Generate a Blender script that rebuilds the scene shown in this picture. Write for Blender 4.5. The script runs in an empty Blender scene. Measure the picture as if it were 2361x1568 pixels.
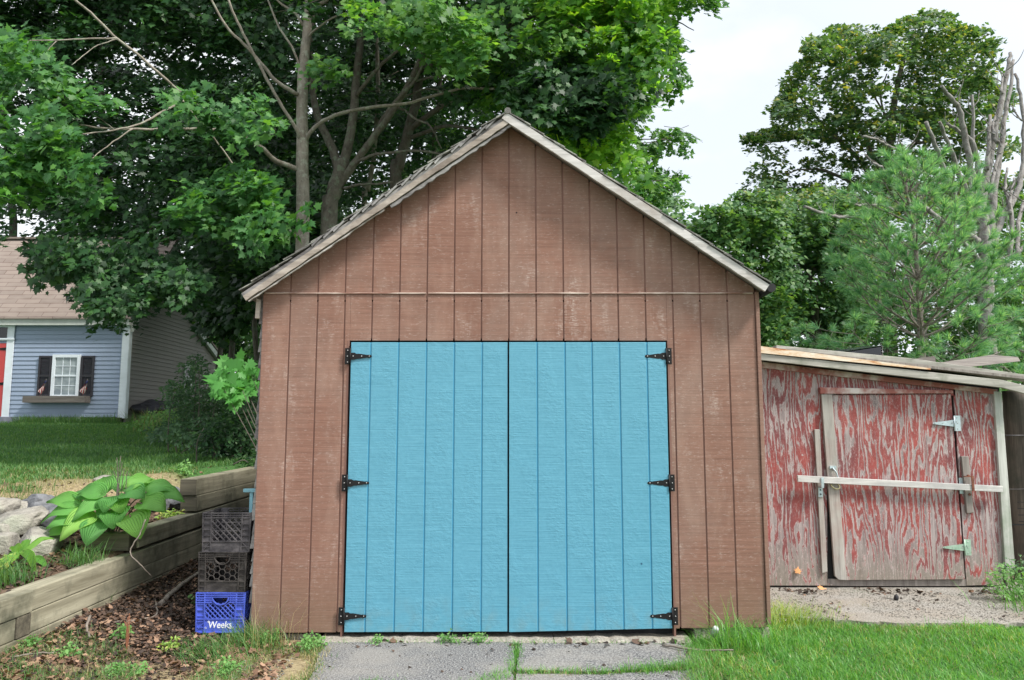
import bpy, math, random
import numpy as np
from mathutils import Vector, Matrix, noise as mnoise
R = math.radians
random.seed(7)
RNG = np.random.default_rng(11)
scene = bpy.context.scene
C = scene.collection

# ------------------------------------------------------------------ camera
# F is the focal length in units of a 2361 x 1568 picture
F, CU, CV, TH, H = 1750.0, 1180.5, 784.0, R(6.55), 1.5
cam_d = bpy.data.cameras.new('camera'); cam = bpy.data.objects.new('camera', cam_d); C.objects.link(cam)
cam.location = (0, 0, H); cam.rotation_euler = (R(90) + TH, 0, 0)
cam_d.sensor_width = 36; cam_d.lens = 36 * F / 2361.0
cam_d.clip_start = 0.05; cam_d.clip_end = 2000
scene.camera = cam

# ------------------------------------------------------------------ world, sun, exposure
SUN_EL, SUN_AZ = R(50), R(118)
world = bpy.data.worlds.new('World'); scene.world = world; world.use_nodes = True
wt = world.node_tree; wt.nodes.clear()
wo = wt.nodes.new('ShaderNodeOutputWorld'); bg = wt.nodes.new('ShaderNodeBackground')
sky = wt.nodes.new('ShaderNodeTexSky'); sky.sky_type = 'NISHITA'; sky.sun_disc = False
sky.sun_elevation = SUN_EL; sky.sun_rotation = SUN_AZ; sky.altitude = 100; sky.dust_density = 2.0
tcw = wt.nodes.new('ShaderNodeTexCoord'); mpw = wt.nodes.new('ShaderNodeMapping')
mpw.inputs['Scale'].default_value = (1.0, 1.0, 1.9); mpw.inputs['Location'].default_value = (0.37, 0.1, 0.2)
nzw = wt.nodes.new('ShaderNodeTexNoise'); nzw.inputs['Scale'].default_value = 1.7
nzw.inputs['Detail'].default_value = 7; nzw.inputs['Roughness'].default_value = 0.52
rpw = wt.nodes.new('ShaderNodeValToRGB')
rpw.color_ramp.elements[0].position = 0.40; rpw.color_ramp.elements[0].color = (0.66, 0.66, 0.66, 1)
rpw.color_ramp.elements[1].position = 0.58; rpw.color_ramp.elements[1].color = (1, 1, 1, 1)
mxw = wt.nodes.new('ShaderNodeMix'); mxw.data_type = 'RGBA'
wt.links.new(tcw.outputs['Generated'], mpw.inputs['Vector']); wt.links.new(mpw.outputs[0], nzw.inputs['Vector'])
wt.links.new(nzw.outputs['Fac'], rpw.inputs['Fac']); wt.links.new(rpw.outputs['Color'], mxw.inputs['Factor'])
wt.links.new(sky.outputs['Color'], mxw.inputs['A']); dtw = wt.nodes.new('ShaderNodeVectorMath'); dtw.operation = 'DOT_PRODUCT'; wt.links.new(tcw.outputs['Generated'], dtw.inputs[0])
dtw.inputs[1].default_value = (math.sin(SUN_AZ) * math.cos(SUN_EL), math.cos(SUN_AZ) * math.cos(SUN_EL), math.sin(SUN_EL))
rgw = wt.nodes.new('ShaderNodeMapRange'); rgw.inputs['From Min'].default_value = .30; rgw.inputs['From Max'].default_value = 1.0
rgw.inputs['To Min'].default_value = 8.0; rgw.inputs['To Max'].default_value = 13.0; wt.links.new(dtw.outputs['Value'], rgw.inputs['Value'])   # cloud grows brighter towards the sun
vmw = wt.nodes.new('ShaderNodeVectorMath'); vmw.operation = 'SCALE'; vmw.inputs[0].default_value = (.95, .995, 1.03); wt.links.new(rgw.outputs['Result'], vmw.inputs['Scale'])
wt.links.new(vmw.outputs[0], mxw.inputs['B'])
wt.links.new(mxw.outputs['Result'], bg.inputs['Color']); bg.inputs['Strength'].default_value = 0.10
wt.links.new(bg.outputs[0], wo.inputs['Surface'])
sd = bpy.data.lights.new('sun', 'SUN'); sun = bpy.data.objects.new('sun', sd); C.objects.link(sun)
sd.energy = 3.7; sd.angle = R(9); sd.color = (1.0, 0.95, 0.87)
S = Vector((math.sin(SUN_AZ) * math.cos(SUN_EL), math.cos(SUN_AZ) * math.cos(SUN_EL), math.sin(SUN_EL)))
sun.rotation_euler = S.to_track_quat('Z', 'Y').to_euler(); sun.location = (-6, -8, 14)
scene.view_settings.view_transform = 'Standard'; scene.view_settings.look = 'None'
scene.view_settings.exposure = 0.73; scene.view_settings.gamma = 1.0
scene.cycles.max_bounces = 6; scene.cycles.transparent_max_bounces = 6
scene.cycles.sample_clamp_indirect = 6.0
scene.render.film_transparent = False

# ------------------------------------------------------------------ helpers
ct, st = math.cos(TH), math.sin(TH)
def P(u, v, Y):
    xc, yc = (u - CU) / F, (CV - v) / F
    t = Y / (ct - yc * st)
    return Vector((xc * t, Y, H + (st + yc * ct) * t))
def Pn(u, v, Y):
    xc, yc = (u - CU) / F, (CV - v) / F
    t = Y / (ct - yc * st)
    return np.stack([xc * t, Y, H + (st + yc * ct) * t], -1)
def proj(p):
    dz = p[..., 2] - H
    f = p[..., 1] * ct + dz * st
    return CU + F * p[..., 0] / f, CV - F * (-p[..., 1] * st + dz * ct) / f

def tag(o, label=None, cat=None, group=None, kind=None):
    if label: o['label'] = label
    if cat: o['category'] = cat
    if group: o['group'] = group
    if kind: o['kind'] = kind
    return o
def empty(name, loc, label, cat, group=None):
    o = bpy.data.objects.new(name, None); C.objects.link(o); o.location = loc
    o.empty_display_size = 0.2
    return tag(o, label, cat, group)
def link(name, me, parent=None, mats=()):
    o = bpy.data.objects.new(name, me); C.objects.link(o)
    for m in mats: me.materials.append(m)
    if parent is not None:
        o.parent = parent
        if parent.parent is None and parent.type == 'EMPTY':
            o.matrix_parent_inverse = Matrix.Translation(-parent.location)
    return o

class MB:
    """collects shapes, builds one mesh"""
    def __init__(s): s.v = []; s.f = []; s.mi = []; s.sm = []
    def add(s, vs, fs, m=0, smooth=False):
        b = len(s.v); s.v += [tuple(x) for x in vs]
        for f in fs: s.f.append([b + i for i in f]); s.mi.append(m); s.sm.append(smooth)
    def box(s, x0, x1, y0, y1, z0, z1, m=0):
        vs = [(x, y, z) for x in (x0, x1) for y in (y0, y1) for z in (z0, z1)]
        s.add(vs, [(0,1,3,2),(4,6,7,5),(0,4,5,1),(2,3,7,6),(0,2,6,4),(1,5,7,3)], m)
    def prism(s, poly, d, m=0):
        """poly: ordered points; d: vector"""
        n = len(poly); d = Vector(d); vs = [Vector(p) for p in poly]; vs += [p + d for p in vs]
        fs = [tuple(range(n)), tuple(range(2*n-1, n-1, -1))] + [(i, i+n, (i+1) % n + n, (i+1) % n) for i in range(n)]
        s.add(vs, fs, m)
    def bar(s, a, b, w, h, m=0, up=(0,0,1)):
        a = Vector(a); b = Vector(b); t = (b - a).normalized(); upv = Vector(up)
        sx = t.cross(upv).normalized() * (w / 2); sy = sx.cross(t).normalized() * (h / 2)
        s.prism([a - sx - sy, a + sx - sy, a + sx + sy, a - sx + sy], b - a, m)
    def tube(s, pts, rs, n=8, m=0, caps=True):
        pts = [Vector(p) for p in pts]
        if not hasattr(rs, '__len__'): rs = [rs] * len(pts)
        b = len(s.v); prev = None
        for i, p in enumerate(pts):
            t = (pts[min(i+1, len(pts)-1)] - pts[max(i-1, 0)]).normalized()
            if prev is None:
                prev = t.cross(Vector((0.3, 0.8, 0.5))).normalized()
            x = (prev - t * prev.dot(t)).normalized(); prev = x; y = t.cross(x)
            for k in range(n):
                a = 2 * math.pi * k / n
                s.v.append(tuple(p + (x * math.cos(a) + y * math.sin(a)) * rs[i]))
        for i in range(len(pts) - 1):
            for k in range(n):
                s.f.append([b+i*n+k, b+i*n+(k+1) % n, b+(i+1)*n+(k+1) % n, b+(i+1)*n+k]); s.mi.append(m); s.sm.append(True)
        if caps:
            s.f.append([b+k for k in range(n-1, -1, -1)]); s.mi.append(m); s.sm.append(False)
            e = b + (len(pts)-1)*n
            s.f.append([e+k for k in range(n)]); s.mi.append(m); s.sm.append(False)
    def build(s, name, mats, parent=None, bevel=0, fixn=True):
        me = bpy.data.meshes.new(name); me.from_pydata(s.v, [], s.f)
        if not isinstance(mats, (list, tuple)): mats = [mats]
        o = link(name, me, parent, mats)
        me.polygons.foreach_set('material_index', s.mi); me.polygons.foreach_set('use_smooth', s.sm)
        if fixn:
            import bmesh
            bm = bmesh.new(); bm.from_mesh(me); bmesh.ops.recalc_face_normals(bm, faces=bm.faces); bm.to_mesh(me); bm.free()
        me.update()
        if bevel:
            bv = o.modifiers.new('bevel', 'BEVEL'); bv.width = bevel; bv.segments = 2; bv.limit_method = 'ANGLE'; bv.angle_limit = R(40)
        return o

def catmull(pts, k=5):
    pts = [Vector(p) for p in pts]; out = []
    ext = [pts[0] * 2 - pts[1]] + pts + [pts[-1] * 2 - pts[-2]]
    for i in range(1, len(ext) - 2):
        p0, p1, p2, p3 = ext[i-1:i+3]
        for j in range(k):
            t = j / k
            out.append(0.5 * ((2*p1) + (p2-p0)*t + (2*p0-5*p1+4*p2-p3)*t*t + (3*p1-p0-3*p2+p3)*t**3))
    out.append(pts[-1]); return out
def limb(mb, pts, r0, r1, k=4, n=8, wob=0.0, m=0):
    q = catmull(pts, k); L = len(q) - 1
    if wob:
        for i in range(1, L): q[i] = q[i] + Vector((random.uniform(-wob, wob), random.uniform(-wob, wob), random.uniform(-wob, wob)))
    mb.tube(q, [r0 + (r1 - r0) * i / L for i in range(L + 1)], n, m)

def npmesh(name, V, FI, mats, parent=None, nper=3, mi=None, smooth=False):
    """V (n,3) float; FI (m,nper) int"""
    me = bpy.data.meshes.new(name); V = np.ascontiguousarray(V, dtype=np.float32); FI = np.ascontiguousarray(FI, dtype=np.int32)
    me.vertices.add(len(V)); me.vertices.foreach_set('co', V.ravel())
    me.loops.add(FI.size); me.loops.foreach_set('vertex_index', FI.ravel())
    me.polygons.add(len(FI)); me.polygons.foreach_set('loop_start', np.arange(0, FI.size, nper, dtype=np.int32))
    me.polygons.foreach_set('loop_total', np.full(len(FI), nper, dtype=np.int32))
    if not isinstance(mats, (list, tuple)): mats = [mats]
    o = link(name, me, parent, mats)
    if mi is not None: me.polygons.foreach_set('material_index', np.ascontiguousarray(mi, dtype=np.int32))
    if smooth: me.polygons.foreach_set('use_smooth', np.ones(len(FI), dtype=bool))
    me.update(calc_edges=True)
    return o

# value noise on a hash lattice
_tab = RNG.random(4096)
def vnoise(p, sc):
    q = p * sc; i = np.floor(q).astype(np.int64); f = q - i; f = f * f * (3 - 2 * f); out = 0
    for dx in (0, 1):
        for dy in (0, 1):
            for dz in (0, 1):
                h = ((i[:, 0]+dx) * 73856093 ^ (i[:, 1]+dy) * 19349663 ^ (i[:, 2]+dz) * 83492791) & 4095
                out = out + _tab[h] * np.where(dx, f[:, 0], 1-f[:, 0]) * np.where(dy, f[:, 1], 1-f[:, 1]) * np.where(dz, f[:, 2], 1-f[:, 2])
    return out
def inpoly(u, v, poly):
    poly = np.array(poly, float); ins = np.zeros(len(u), bool); j = len(poly) - 1
    for i in range(len(poly)):
        xi, yi = poly[i]; xj, yj = poly[j]
        with np.errstate(divide='ignore', invalid='ignore'):
            ins ^= ((yi > v) != (yj > v)) & (u < (xj - xi) * (v - yi) / (yj - yi + 1e-12) + xi)
        j = i
    return ins
def unit(a): return a / (np.linalg.norm(a, axis=-1, keepdims=True) + 1e-9)

LEAF_MAPLE = np.array([(0,.0),(.22,-.10),(.50,-.04),(.38,.16),(.70,.42),(.40,.40),(.42,.62),(.20,.60),(.0,1.05),(-.20,.60),(-.42,.62),(-.40,.40),(-.70,.42),(-.38,.16),(-.50,-.04),(-.22,-.10)])
LEAF_SMALL = np.array([(0,0),(.42,.18),(.50,.55),(.12,.66),(.0,1.0),(-.22,.62),(-.5,.42),(-.35,.05)])
LEAF_OVAL = np.array([(0,0),(.26,.22),(.30,.55),(.0,1.0),(-.30,.55),(-.26,.22)])
def leaf_geo(pos, nrm, tip, size, shape):
    """star shaped leaves: one centre vertex each, slightly cupped"""
    n = len(pos); k = len(shape)
    nrm = unit(nrm); tip = unit(tip - nrm * (tip * nrm).sum(-1, keepdims=True)); side = np.cross(tip, nrm)
    sh = np.vstack([[(0, .3)], shape])
    zz = np.concatenate([[0.0], -0.16 * np.abs(shape[:, 0]) - 0.10 * np.maximum(shape[:, 1] - .3, 0) ** 2])
    cup = RNG.uniform(-0.3, 1.4, (n, 1, 1))
    side = side * RNG.uniform(.62, 1.12, (n, 1))
    V = pos[:, None, :] + size[:, None, None] * (side[:, None, :] * sh[None, :, 0:1] + tip[:, None, :] * sh[None, :, 1:2] + nrm[:, None, :] * zz[None, :, None] * cup)
    idx = np.arange(n)[:, None, None] * (k + 1)
    tri = np.array([(0, i + 1, (i + 1) % k + 1) for i in range(k)])[None]
    return V.reshape(-1, 3), (idx + tri).reshape(-1, 3)
def sprays(cen, rad, per, size, shape, facing=(0, -.55, .8), flat=.16, jit=.38):
    """flat tiers of leaves round each centre"""
    n = len(cen); rad = np.broadcast_to(rad, (n,))
    pn = unit(np.array(facing) + RNG.normal(0, .28, (n, 3)))
    a = unit(np.cross(pn, RNG.normal(0, 1, (n, 3)))); b = np.cross(pn, a)
    elong = RNG.uniform(.45, 1.0, n)
    th = RNG.uniform(0, 2*np.pi, (n, per)); rr = np.sqrt(RNG.random((n, per))) * rad[:, None]
    off = a[:, None] * (rr*np.cos(th))[..., None] + b[:, None] * (rr*np.sin(th)*elong[:, None])[..., None]
    pos = cen[:, None] + off + pn[:, None] * (RNG.normal(0, flat, (n, per)) * rad[:, None])[..., None]
    pos[..., 2] -= (rr ** 2) * .25 / (rad[:, None] + .01)
    nr = pn[:, None] + RNG.normal(0, jit, (n, per, 3))
    tp = unit(off) * .9 + np.array([0, -.15, -.55]) + RNG.normal(0, .3, (n, per, 3))
    sz = size * RNG.uniform(.55, 1.25, n * per)
    return leaf_geo(pos.reshape(-1, 3), nr.reshape(-1, 3), tp.reshape(-1, 3), sz, shape)
def sample(n, poly, y0, y1, gap=0.0, gsc=1.2, holes=(), keep=None, seed_off=0.0):
    """n points inside a real slab of depth y0..y1 whose outline is poly"""
    pa = np.array(poly, float); out = []; tot = 0
    while tot < n:
        m = n * 3
        u = RNG.uniform(pa[:, 0].min(), pa[:, 0].max(), m); v = RNG.uniform(pa[:, 1].min(), pa[:, 1].max(), m)
        Y = RNG.uniform(y0, y1, m); ok = inpoly(u, v, poly)
        for h in holes: ok &= ~inpoly(u, v, h)
        p = Pn(u, v, Y)
        if gap: ok &= vnoise(p + seed_off, gsc) > gap
        if keep is not None: ok &= keep(p, u, v)
        out.append(p[ok]); tot += ok.sum()
        if ok.sum() == 0: break
    return np.vstack(out)[:n]
# ------------------------------------------------------------------ materials
class NT:
    def __init__(s, name, rough=.8, spec=.3):
        s.m = bpy.data.materials.new(name); s.m.use_nodes = True; s.t = s.m.node_tree
        s.b = s.t.nodes['Principled BSDF']; s.b.inputs['Roughness'].default_value = rough
        s.b.inputs['Specular IOR Level'].default_value = spec
        s.tc = s.t.nodes.new('ShaderNodeTexCoord').outputs['Object']
    def n(s, t, **k):
        nd = s.t.nodes.new(t)
        for a, b in k.items(): setattr(nd, a, b)
        return nd
    def set(s, sock, x):
        if hasattr(x, 'is_output'): s.t.links.new(x, sock)
        else:
            if sock.type == 'RGBA' and len(x) == 3: x = (*x, 1)
            sock.default_value = x
    def map(s, scale=(1,1,1), loc=(0,0,0), rot=(0,0,0), vec=None):
        nd = s.n('ShaderNodeMapping'); s.set(nd.inputs[0], vec or s.tc)
        nd.inputs['Scale'].default_value = scale; nd.inputs['Location'].default_value = loc; nd.inputs['Rotation'].default_value = rot
        return nd.outputs[0]
    def noise(s, sc, scale=(1,1,1), detail=4, rough=.55, dist=0, vec=None, loc=(0,0,0)):
        nd = s.n('ShaderNodeTexNoise'); s.set(nd.inputs['Vector'], s.map(scale, loc, vec=vec))
        nd.inputs['Scale'].default_value = sc; nd.inputs['Detail'].default_value = detail
        nd.inputs['Roughness'].default_value = rough; nd.inputs['Distortion'].default_value = dist
        return nd.outputs['Fac']
    def voro(s, sc, scale=(1,1,1), feat='F1', out='Distance', vec=None):
        nd = s.n('ShaderNodeTexVoronoi', feature=feat); s.set(nd.inputs['Vector'], s.map(scale, vec=vec)); nd.inputs['Scale'].default_value = sc
        return nd.outputs[out]
    def math(s, op, a, b=0.0, c=None, clamp=False):
        nd = s.n('ShaderNodeMath', operation=op, use_clamp=clamp); s.set(nd.inputs[0], a); s.set(nd.inputs[1], b)
        if c is not None: s.set(nd.inputs[2], c)
        return nd.outputs[0]
    def ramp(s, f, *st, interp='LINEAR'):
        nd = s.n('ShaderNodeValToRGB'); s.set(nd.inputs[0], f); cr = nd.color_ramp; cr.interpolation = interp
        while len(cr.elements) < len(st): cr.elements.new(.5)
        for e, (p, c) in zip(cr.elements, st):
            e.position = p; e.color = (c, c, c, 1) if not hasattr(c, '__len__') else (*c, 1)
        return nd.outputs[0]
    def mix(s, f, a, b, mode='MIX'):
        nd = s.n('ShaderNodeMix', data_type='RGBA', blend_type=mode)
        s.set(nd.inputs['Factor'], f); s.set(nd.inputs['A'], a); s.set(nd.inputs['B'], b)
        return nd.outputs['Result']
    def sep(s, vec=None):
        nd = s.n('ShaderNodeSeparateXYZ'); s.set(nd.inputs[0], vec or s.tc); return nd.outputs
    def rnd(s): return s.n('ShaderNodeNewGeometry').outputs['Random Per Island']
    def attr(s, name):
        nd = s.n('ShaderNodeAttribute'); nd.attribute_name = name; return nd.outputs['Fac']
    def bump(s, h, strength=.4, dist=.01, nrm=None):
        nd = s.n('ShaderNodeBump'); nd.inputs['Strength'].default_value = strength; nd.inputs['Distance'].default_value = dist
        s.set(nd.inputs['Height'], h)
        if nrm is not None: s.set(nd.inputs['Normal'], nrm)
        s.t.links.new(nd.outputs[0], s.b.inputs['Normal']); return nd.outputs[0]
    def col(s, c): s.set(s.b.inputs['Base Color'], c); return s
    def rough(s, c): s.set(s.b.inputs['Roughness'], c); return s

M = {}
# brown rough sawn plywood siding
def siding(name, base, dark, worn, wornamt=1.0):
    k = NT(name, .85, .2)
    saw = k.noise(1, (2.2, 2.2, 95), 6, .68); saw2 = k.noise(1, (7, 7, 260), 3, .6)
    blot = k.noise(1.3, (1, 1, .6), 4, .6, .4)
    c = k.mix(k.ramp(saw, (.33, 0), (.62, 1)), dark, base)
    c = k.mix(k.ramp(blot, (.35, 0), (.7, .55)), c, tuple(x * .72 for x in base))
    c = k.mix(k.ramp(k.noise(1, (1.7, 1.7, .9), 5, .65, .5, loc=(5, 2, 3)), (.42, 0), (.66, .55)), c, (.245, .178, .150))
    c = k.mix(k.ramp(k.noise(1, (5, 5, 1.2), 5, .65, .3, loc=(1, 8, 3)), (.48, 0), (.70, .45)), c, (.33, .215, .17))
    speck = k.noise(1, (30, 30, 120), 4, .7)
    pw = k.noise(1, (3.6, 3.6, 1.5), 6, .62, .6, loc=(3, 1, 7)); pw2 = k.noise(1, (16, 16, 5), 5, .7)
    w = k.math('MULTIPLY', k.ramp(pw, (.54, 0), (.70, 1)), k.ramp(pw2, (.46, 0), (.60, 1)))
    w = k.math('MULTIPLY', w, k.ramp(speck, (.42, 0), (.58, 1)))
    c = k.mix(k.math('MULTIPLY', w, .75 * wornamt, clamp=True), c, worn)
    fine = k.ramp(speck, (.57, 0), (.70, .42)); c = k.mix(fine, c, worn)
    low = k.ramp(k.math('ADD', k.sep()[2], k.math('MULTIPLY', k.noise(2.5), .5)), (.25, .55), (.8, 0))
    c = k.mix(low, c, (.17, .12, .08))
    nail = k.voro(3.1, (1, 1, 1)); c = k.mix(k.ramp(nail, (.018, 1), (.024, 0)), c, (.03, .02, .02))
    k.col(c); h = k.math('ADD', k.math('MULTIPLY', saw, .7), k.math('MULTIPLY', saw2, .4))
    k.bump(h, .45, .005); return k.m
M['siding'] = siding('brown siding', (.262, .143, .108), (.172, .093, .070), (.46, .38, .34))
k = NT('groove edge wood', .85); k.col(k.mix(k.noise(1, (3, 3, 8)), (.15, .075, .06), (.26, .15, .12))); M['groove'] = k.m
k = NT('worn seam strip', .8); k.col(k.mix(k.ramp(k.noise(1, (5, 5, 60), 5), (.4, 0), (.65, 1)), (.24, .13, .10), (.62, .52, .46))); M['seam'] = k.m
# blue painted rough sawn panel
k = NT('blue door paint', .42, .5)
saw = k.noise(1, (2.5, 2.5, 130), 6, .7); ch = k.noise(1, (38, 38, 60), 4, .62); ch2 = k.noise(1, (5, 5, 3), 3)
h = k.math('ADD', k.math('MULTIPLY', saw, .65), k.math('MULTIPLY', k.math('MULTIPLY', ch, k.ramp(ch2, (.42, .1), (.6, 1))), 1.1))
hc = k.math('ADD', k.math('MULTIPLY', saw, .7), k.math('MULTIPLY', ch, .3))
c = k.mix(k.ramp(hc, (.36, .0), (.66, 1)), (.072, .255, .360), (.116, .340, .458))
c = k.mix(k.ramp(k.noise(.7, detail=3), (.3, 0), (.7, .10)), c, (.085, .30, .40))
dirt = k.math('MULTIPLY', k.ramp(k.sep()[2], (.05, .5), (.35, 0)), k.ramp(k.noise(9, detail=5), (.45, 0), (.7, 1)))
c = k.mix(dirt, c, (.16, .24, .24)); nail = k.voro(2.6); c = k.mix(k.ramp(nail, (.016, 1), (.022, 0)), c, (.02, .09, .15))
k.col(c); k.bump(h, .55, .006); M['blue'] = k.m
k = NT('blue groove paint', .5); k.col((.06, .29, .46)); M['bluegroove'] = k.m
# weathered timbers
def wood(name, c1, c2, c3=None, along='x', rough=.85, sc=1.0, amt=.4, bump=.5):
    k = NT(name, rough, .25)
    s = {'x': (1.2, 22, 22), 'y': (22, 1.2, 22), 'z': (22, 22, 1.2)}[along]
    g = k.noise(sc, s, 6, .65, .35); g2 = k.noise(sc * 3, s, 4, .7)
    c = k.mix(k.ramp(g, (.32, 0), (.66, 1)), c1, c2)
    if c3: c = k.mix(k.ramp(k.noise(3.0 * sc, detail=5, rough=.65), (.46, 0), (.66, amt * 2)), c, c3)
    c = k.mix(k.ramp(g2, (.60, 0), (.72, .5)), c, tuple(x * .35 for x in c1))
    k.col(c); k.bump(k.math('ADD', g, g2), bump, .004); return k.m
M['rake'] = wood('weathered rake board', (.24, .205, .175), (.46, .41, .36), (.15, .12, .10), 'x', amt=.4)
M['rakew'] = wood('flaking white rake board', (.36, .345, .33), (.58, .56, .545), (.26, .21, .18), 'x', amt=.3)
M['grey_x'] = wood('grey weathered board', (.25, .235, .215), (.47, .45, .41), (.17, .18, .14), 'x')
M['grey_z'] = wood('grey weathered upright', (.24, .225, .21), (.45, .43, .395), (.30, .17, .15), 'z', amt=.18)
M['pale_x'] = wood('pale bare lath', (.42, .41, .40), (.66, .64, .62), (.30, .29, .30), 'x', amt=.3)
M['dark_z'] = wood('dark old board', (.14, .12, .11), (.30, .27, .25), None, 'z')
M['green_z'] = wood('mossy grey upright', (.27, .28, .25), (.52, .52, .49), (.20, .26, .18), 'z', amt=.4)
M['timber'] = wood('treated landscape timber', (.165, .150, .105), (.335, .315, .235), (.085, .085, .06), 'y', amt=.5, sc=.8)
M['timber_x'] = wood('treated landscape timber', (.165, .150, .105), (.335, .315, .235), (.085, .085, .06), 'x', amt=.5, sc=.8)
M['timberend'] = wood('dark timber end', (.05, .045, .035), (.13, .115, .085), None, 'x')
M['redtrim'] = wood('worn red trim', (.26, .10, .09), (.34, .12, .10), (.62, .55, .53), 'x', amt=.55)
M['shingledge'] = wood('old shingle edge', (.08, .075, .075), (.26, .25, .25), (.5, .5, .48), 'x', amt=.25)
M['log'] = wood('dark old log post', (.035, .028, .025), (.17, .14, .12), (.06, .06, .05), 'z', amt=.5)
M['logorange'] = wood('orange split log', (.32, .15, .06), (.50, .27, .12), None, 'z')
M['driedwood'] = wood('dry stick bark', (.11, .09, .075), (.24, .21, .18), None, 'x')
M['planter'] = wood('aged window box', (.10, .085, .08), (.22, .20, .18), None, 'x')
# flaking red barn plywood: contour lines of a stretched noise, as on rotary cut fir
def redply(name, off, amount=0.0):
    k = NT(name, .8, .25); sx = k.sep(); z = sx[2]
    warp = k.noise(1, (2.2, 2.2, .50), 3, .5, .2, loc=(off, 0, off * .7))
    warp2 = k.noise(1, (8, 8, 1.3), 3, .55, .3, loc=(off * 3, 0, off))
    n2 = k.noise(1, (26, 26, 3.4), 4, .65, .3, loc=(off, 0, 0))
    ph = k.math('ADD', k.math('MULTIPLY', sx[0], 17.0), k.math('MULTIPLY', warp, 16.0))
    ph = k.math('ADD', ph, k.math('ADD', k.math('MULTIPLY', warp2, 3.4), k.math('MULTIPLY', n2, 1.9)))
    tri = k.math('ABSOLUTE', k.math('SUBTRACT', k.math('MULTIPLY', k.math('FRACT', ph), 2.0), 1.0))
    big = k.noise(1, (2.6, 2.6, 1.3), 4, .6, loc=(off * 2, 3, 1))
    lowz = k.ramp(k.math('ADD', z, k.math('MULTIPLY', warp2, .5)), (.35, -.0), (1.0, 1))
    fine = k.noise(1, (55, 55, 40), 5, .75); med = k.noise(1, (15, 15, 7), 5, .7, loc=(off, 5, 5))
    v = k.math('ADD', tri, k.math('MULTIPLY', k.math('SUBTRACT', big, .5), 1.3))
    v = k.math('ADD', v, k.math('MULTIPLY', k.math('SUBTRACT', fine, .5), .9))
    v = k.math('ADD', v, k.math('MULTIPLY', k.math('SUBTRACT', med, .5), .8))
    v = k.math('SUBTRACT', v, k.math('MULTIPLY', k.math('SUBTRACT', 1.0, lowz), .55)); v = k.math('ADD', v, amount)
    mask = k.ramp(v, (.30, 0), (.62, 1))
    grey = k.mix(k.ramp(k.noise(1, (30, 30, 1.8), 5, .7), (.35, 0), (.65, 1)), (.16, .12, .122), (.38, .33, .325))
    grey = k.mix(k.ramp(z, (.1, .75), (.5, 0)), grey, (.20, .18, .14))
    red = k.mix(k.ramp(med, (.3, 0), (.7, 1)), (.205, .050, .047), (.34, .080, .072))
    red = k.mix(k.ramp(k.noise(1, (3, 3, 1.6), 4, loc=(9, 9, 9)), (.4, 0), (.62, .8)), red, (.15, .055, .060))
    edge = k.math('MULTIPLY', k.ramp(v, (.26, 0), (.38, 1)), k.ramp(v, (.40, 1), (.50, 0)))
    c = k.mix(mask, grey, red); c = k.mix(k.math('MULTIPLY', edge, .45), c, (.60, .54, .53))
    scr = k.noise(1, (60, 60, 14), 3, .8, loc=(2, off, 2)); c = k.mix(k.ramp(scr, (.60, 0), (.70, .6)), c, (.52, .45, .44)); c = k.mix(k.ramp(fine, (.5, 0), (.72, .45)), c, (.44, .34, .33))
    k.col(c); k.bump(k.math('ADD', k.math('MULTIPLY', mask, .5), k.math('MULTIPLY', n2, .8)), .5, .003); return k.m
M['red1'] = redply('flaking red plywood', 1.3, .12); M['red2'] = redply('flaking red door plywood', 6.1, .13); M['red3'] = redply('flaking red side plywood', 11.7, .12)
# ground stuff
k = NT('asphalt', .9, .2)
a = k.noise(90, detail=3, rough=.7); b = k.noise(1.6, detail=5, rough=.6)
c = k.mix(k.ramp(a, (.42, 0), (.60, 1)), (.060, .060, .066), (.29, .285, .28))
c = k.mix(k.ramp(b, (.44, 0), (.60, .55)), c, (.27, .255, .235))
crk = k.voro(1.05, (1, 1.7, 0), 'DISTANCE_TO_EDGE', vec=k.mix(.09, k.tc, k.n('ShaderNodeTexNoise').outputs['Color']))
c = k.mix(k.ramp(crk, (.004, .0), (.009, 0)), c, (.05, .045, .04))
k.col(c); k.bump(k.math('ADD', a, k.math('MULTIPLY', b, .5)), .9, .010); M['asphalt'] = k.m
k = NT('rough concrete', .92, .2)
a = k.noise(55, detail=5, rough=.75); c = k.mix(k.ramp(a, (.34, 0), (.66, 1)), (.12, .11, .095), (.46, .43, .38))
c = k.mix(k.ramp(k.noise(4, detail=4), (.42, 0), (.66, .6)), c, (.27, .24, .19)); k.col(c); k.bump(a, .9, .012); M['concrete'] = k.m
k = NT('gravelly dirt', .95, .15)
a = k.noise(70, detail=4, rough=.75); b = k.noise(2.2, detail=5)
c = k.mix(k.ramp(a, (.36, 0), (.62, 1)), (.13, .12, .108), (.38, .365, .335)); c = k.mix(k.ramp(b, (.42, 0), (.65, .5)), c, (.27, .225, .175))
k.col(c); k.bump(a, .8, .012); M['dirt'] = k.m
k = NT('soil and turf', .95, .1)
a = k.noise(38, detail=6, rough=.75); b = k.noise(3.0, detail=5)
mul = k.mix(k.ramp(a, (.35, 0), (.66, 1)), (.035, .024, .018), (.17, .115, .08))
mul = k.mix(k.ramp(b, (.5, 0), (.7, .5)), mul, (.20, .15, .11))
dry = k.mix(k.ramp(a, (.35, 0), (.66, 1)), (.18, .14, .085), (.40, .33, .20))
trf = k.mix(k.ramp(a, (.35, 0), (.66, 1)), (.035, .085, .025), (.075, .17, .05))
c = k.mix(k.attr('dry'), mul, dry); c = k.mix(k.attr('turf'), c, trf)
k.col(c); k.bump(a, .9, .02); M['ground'] = k.m
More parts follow.
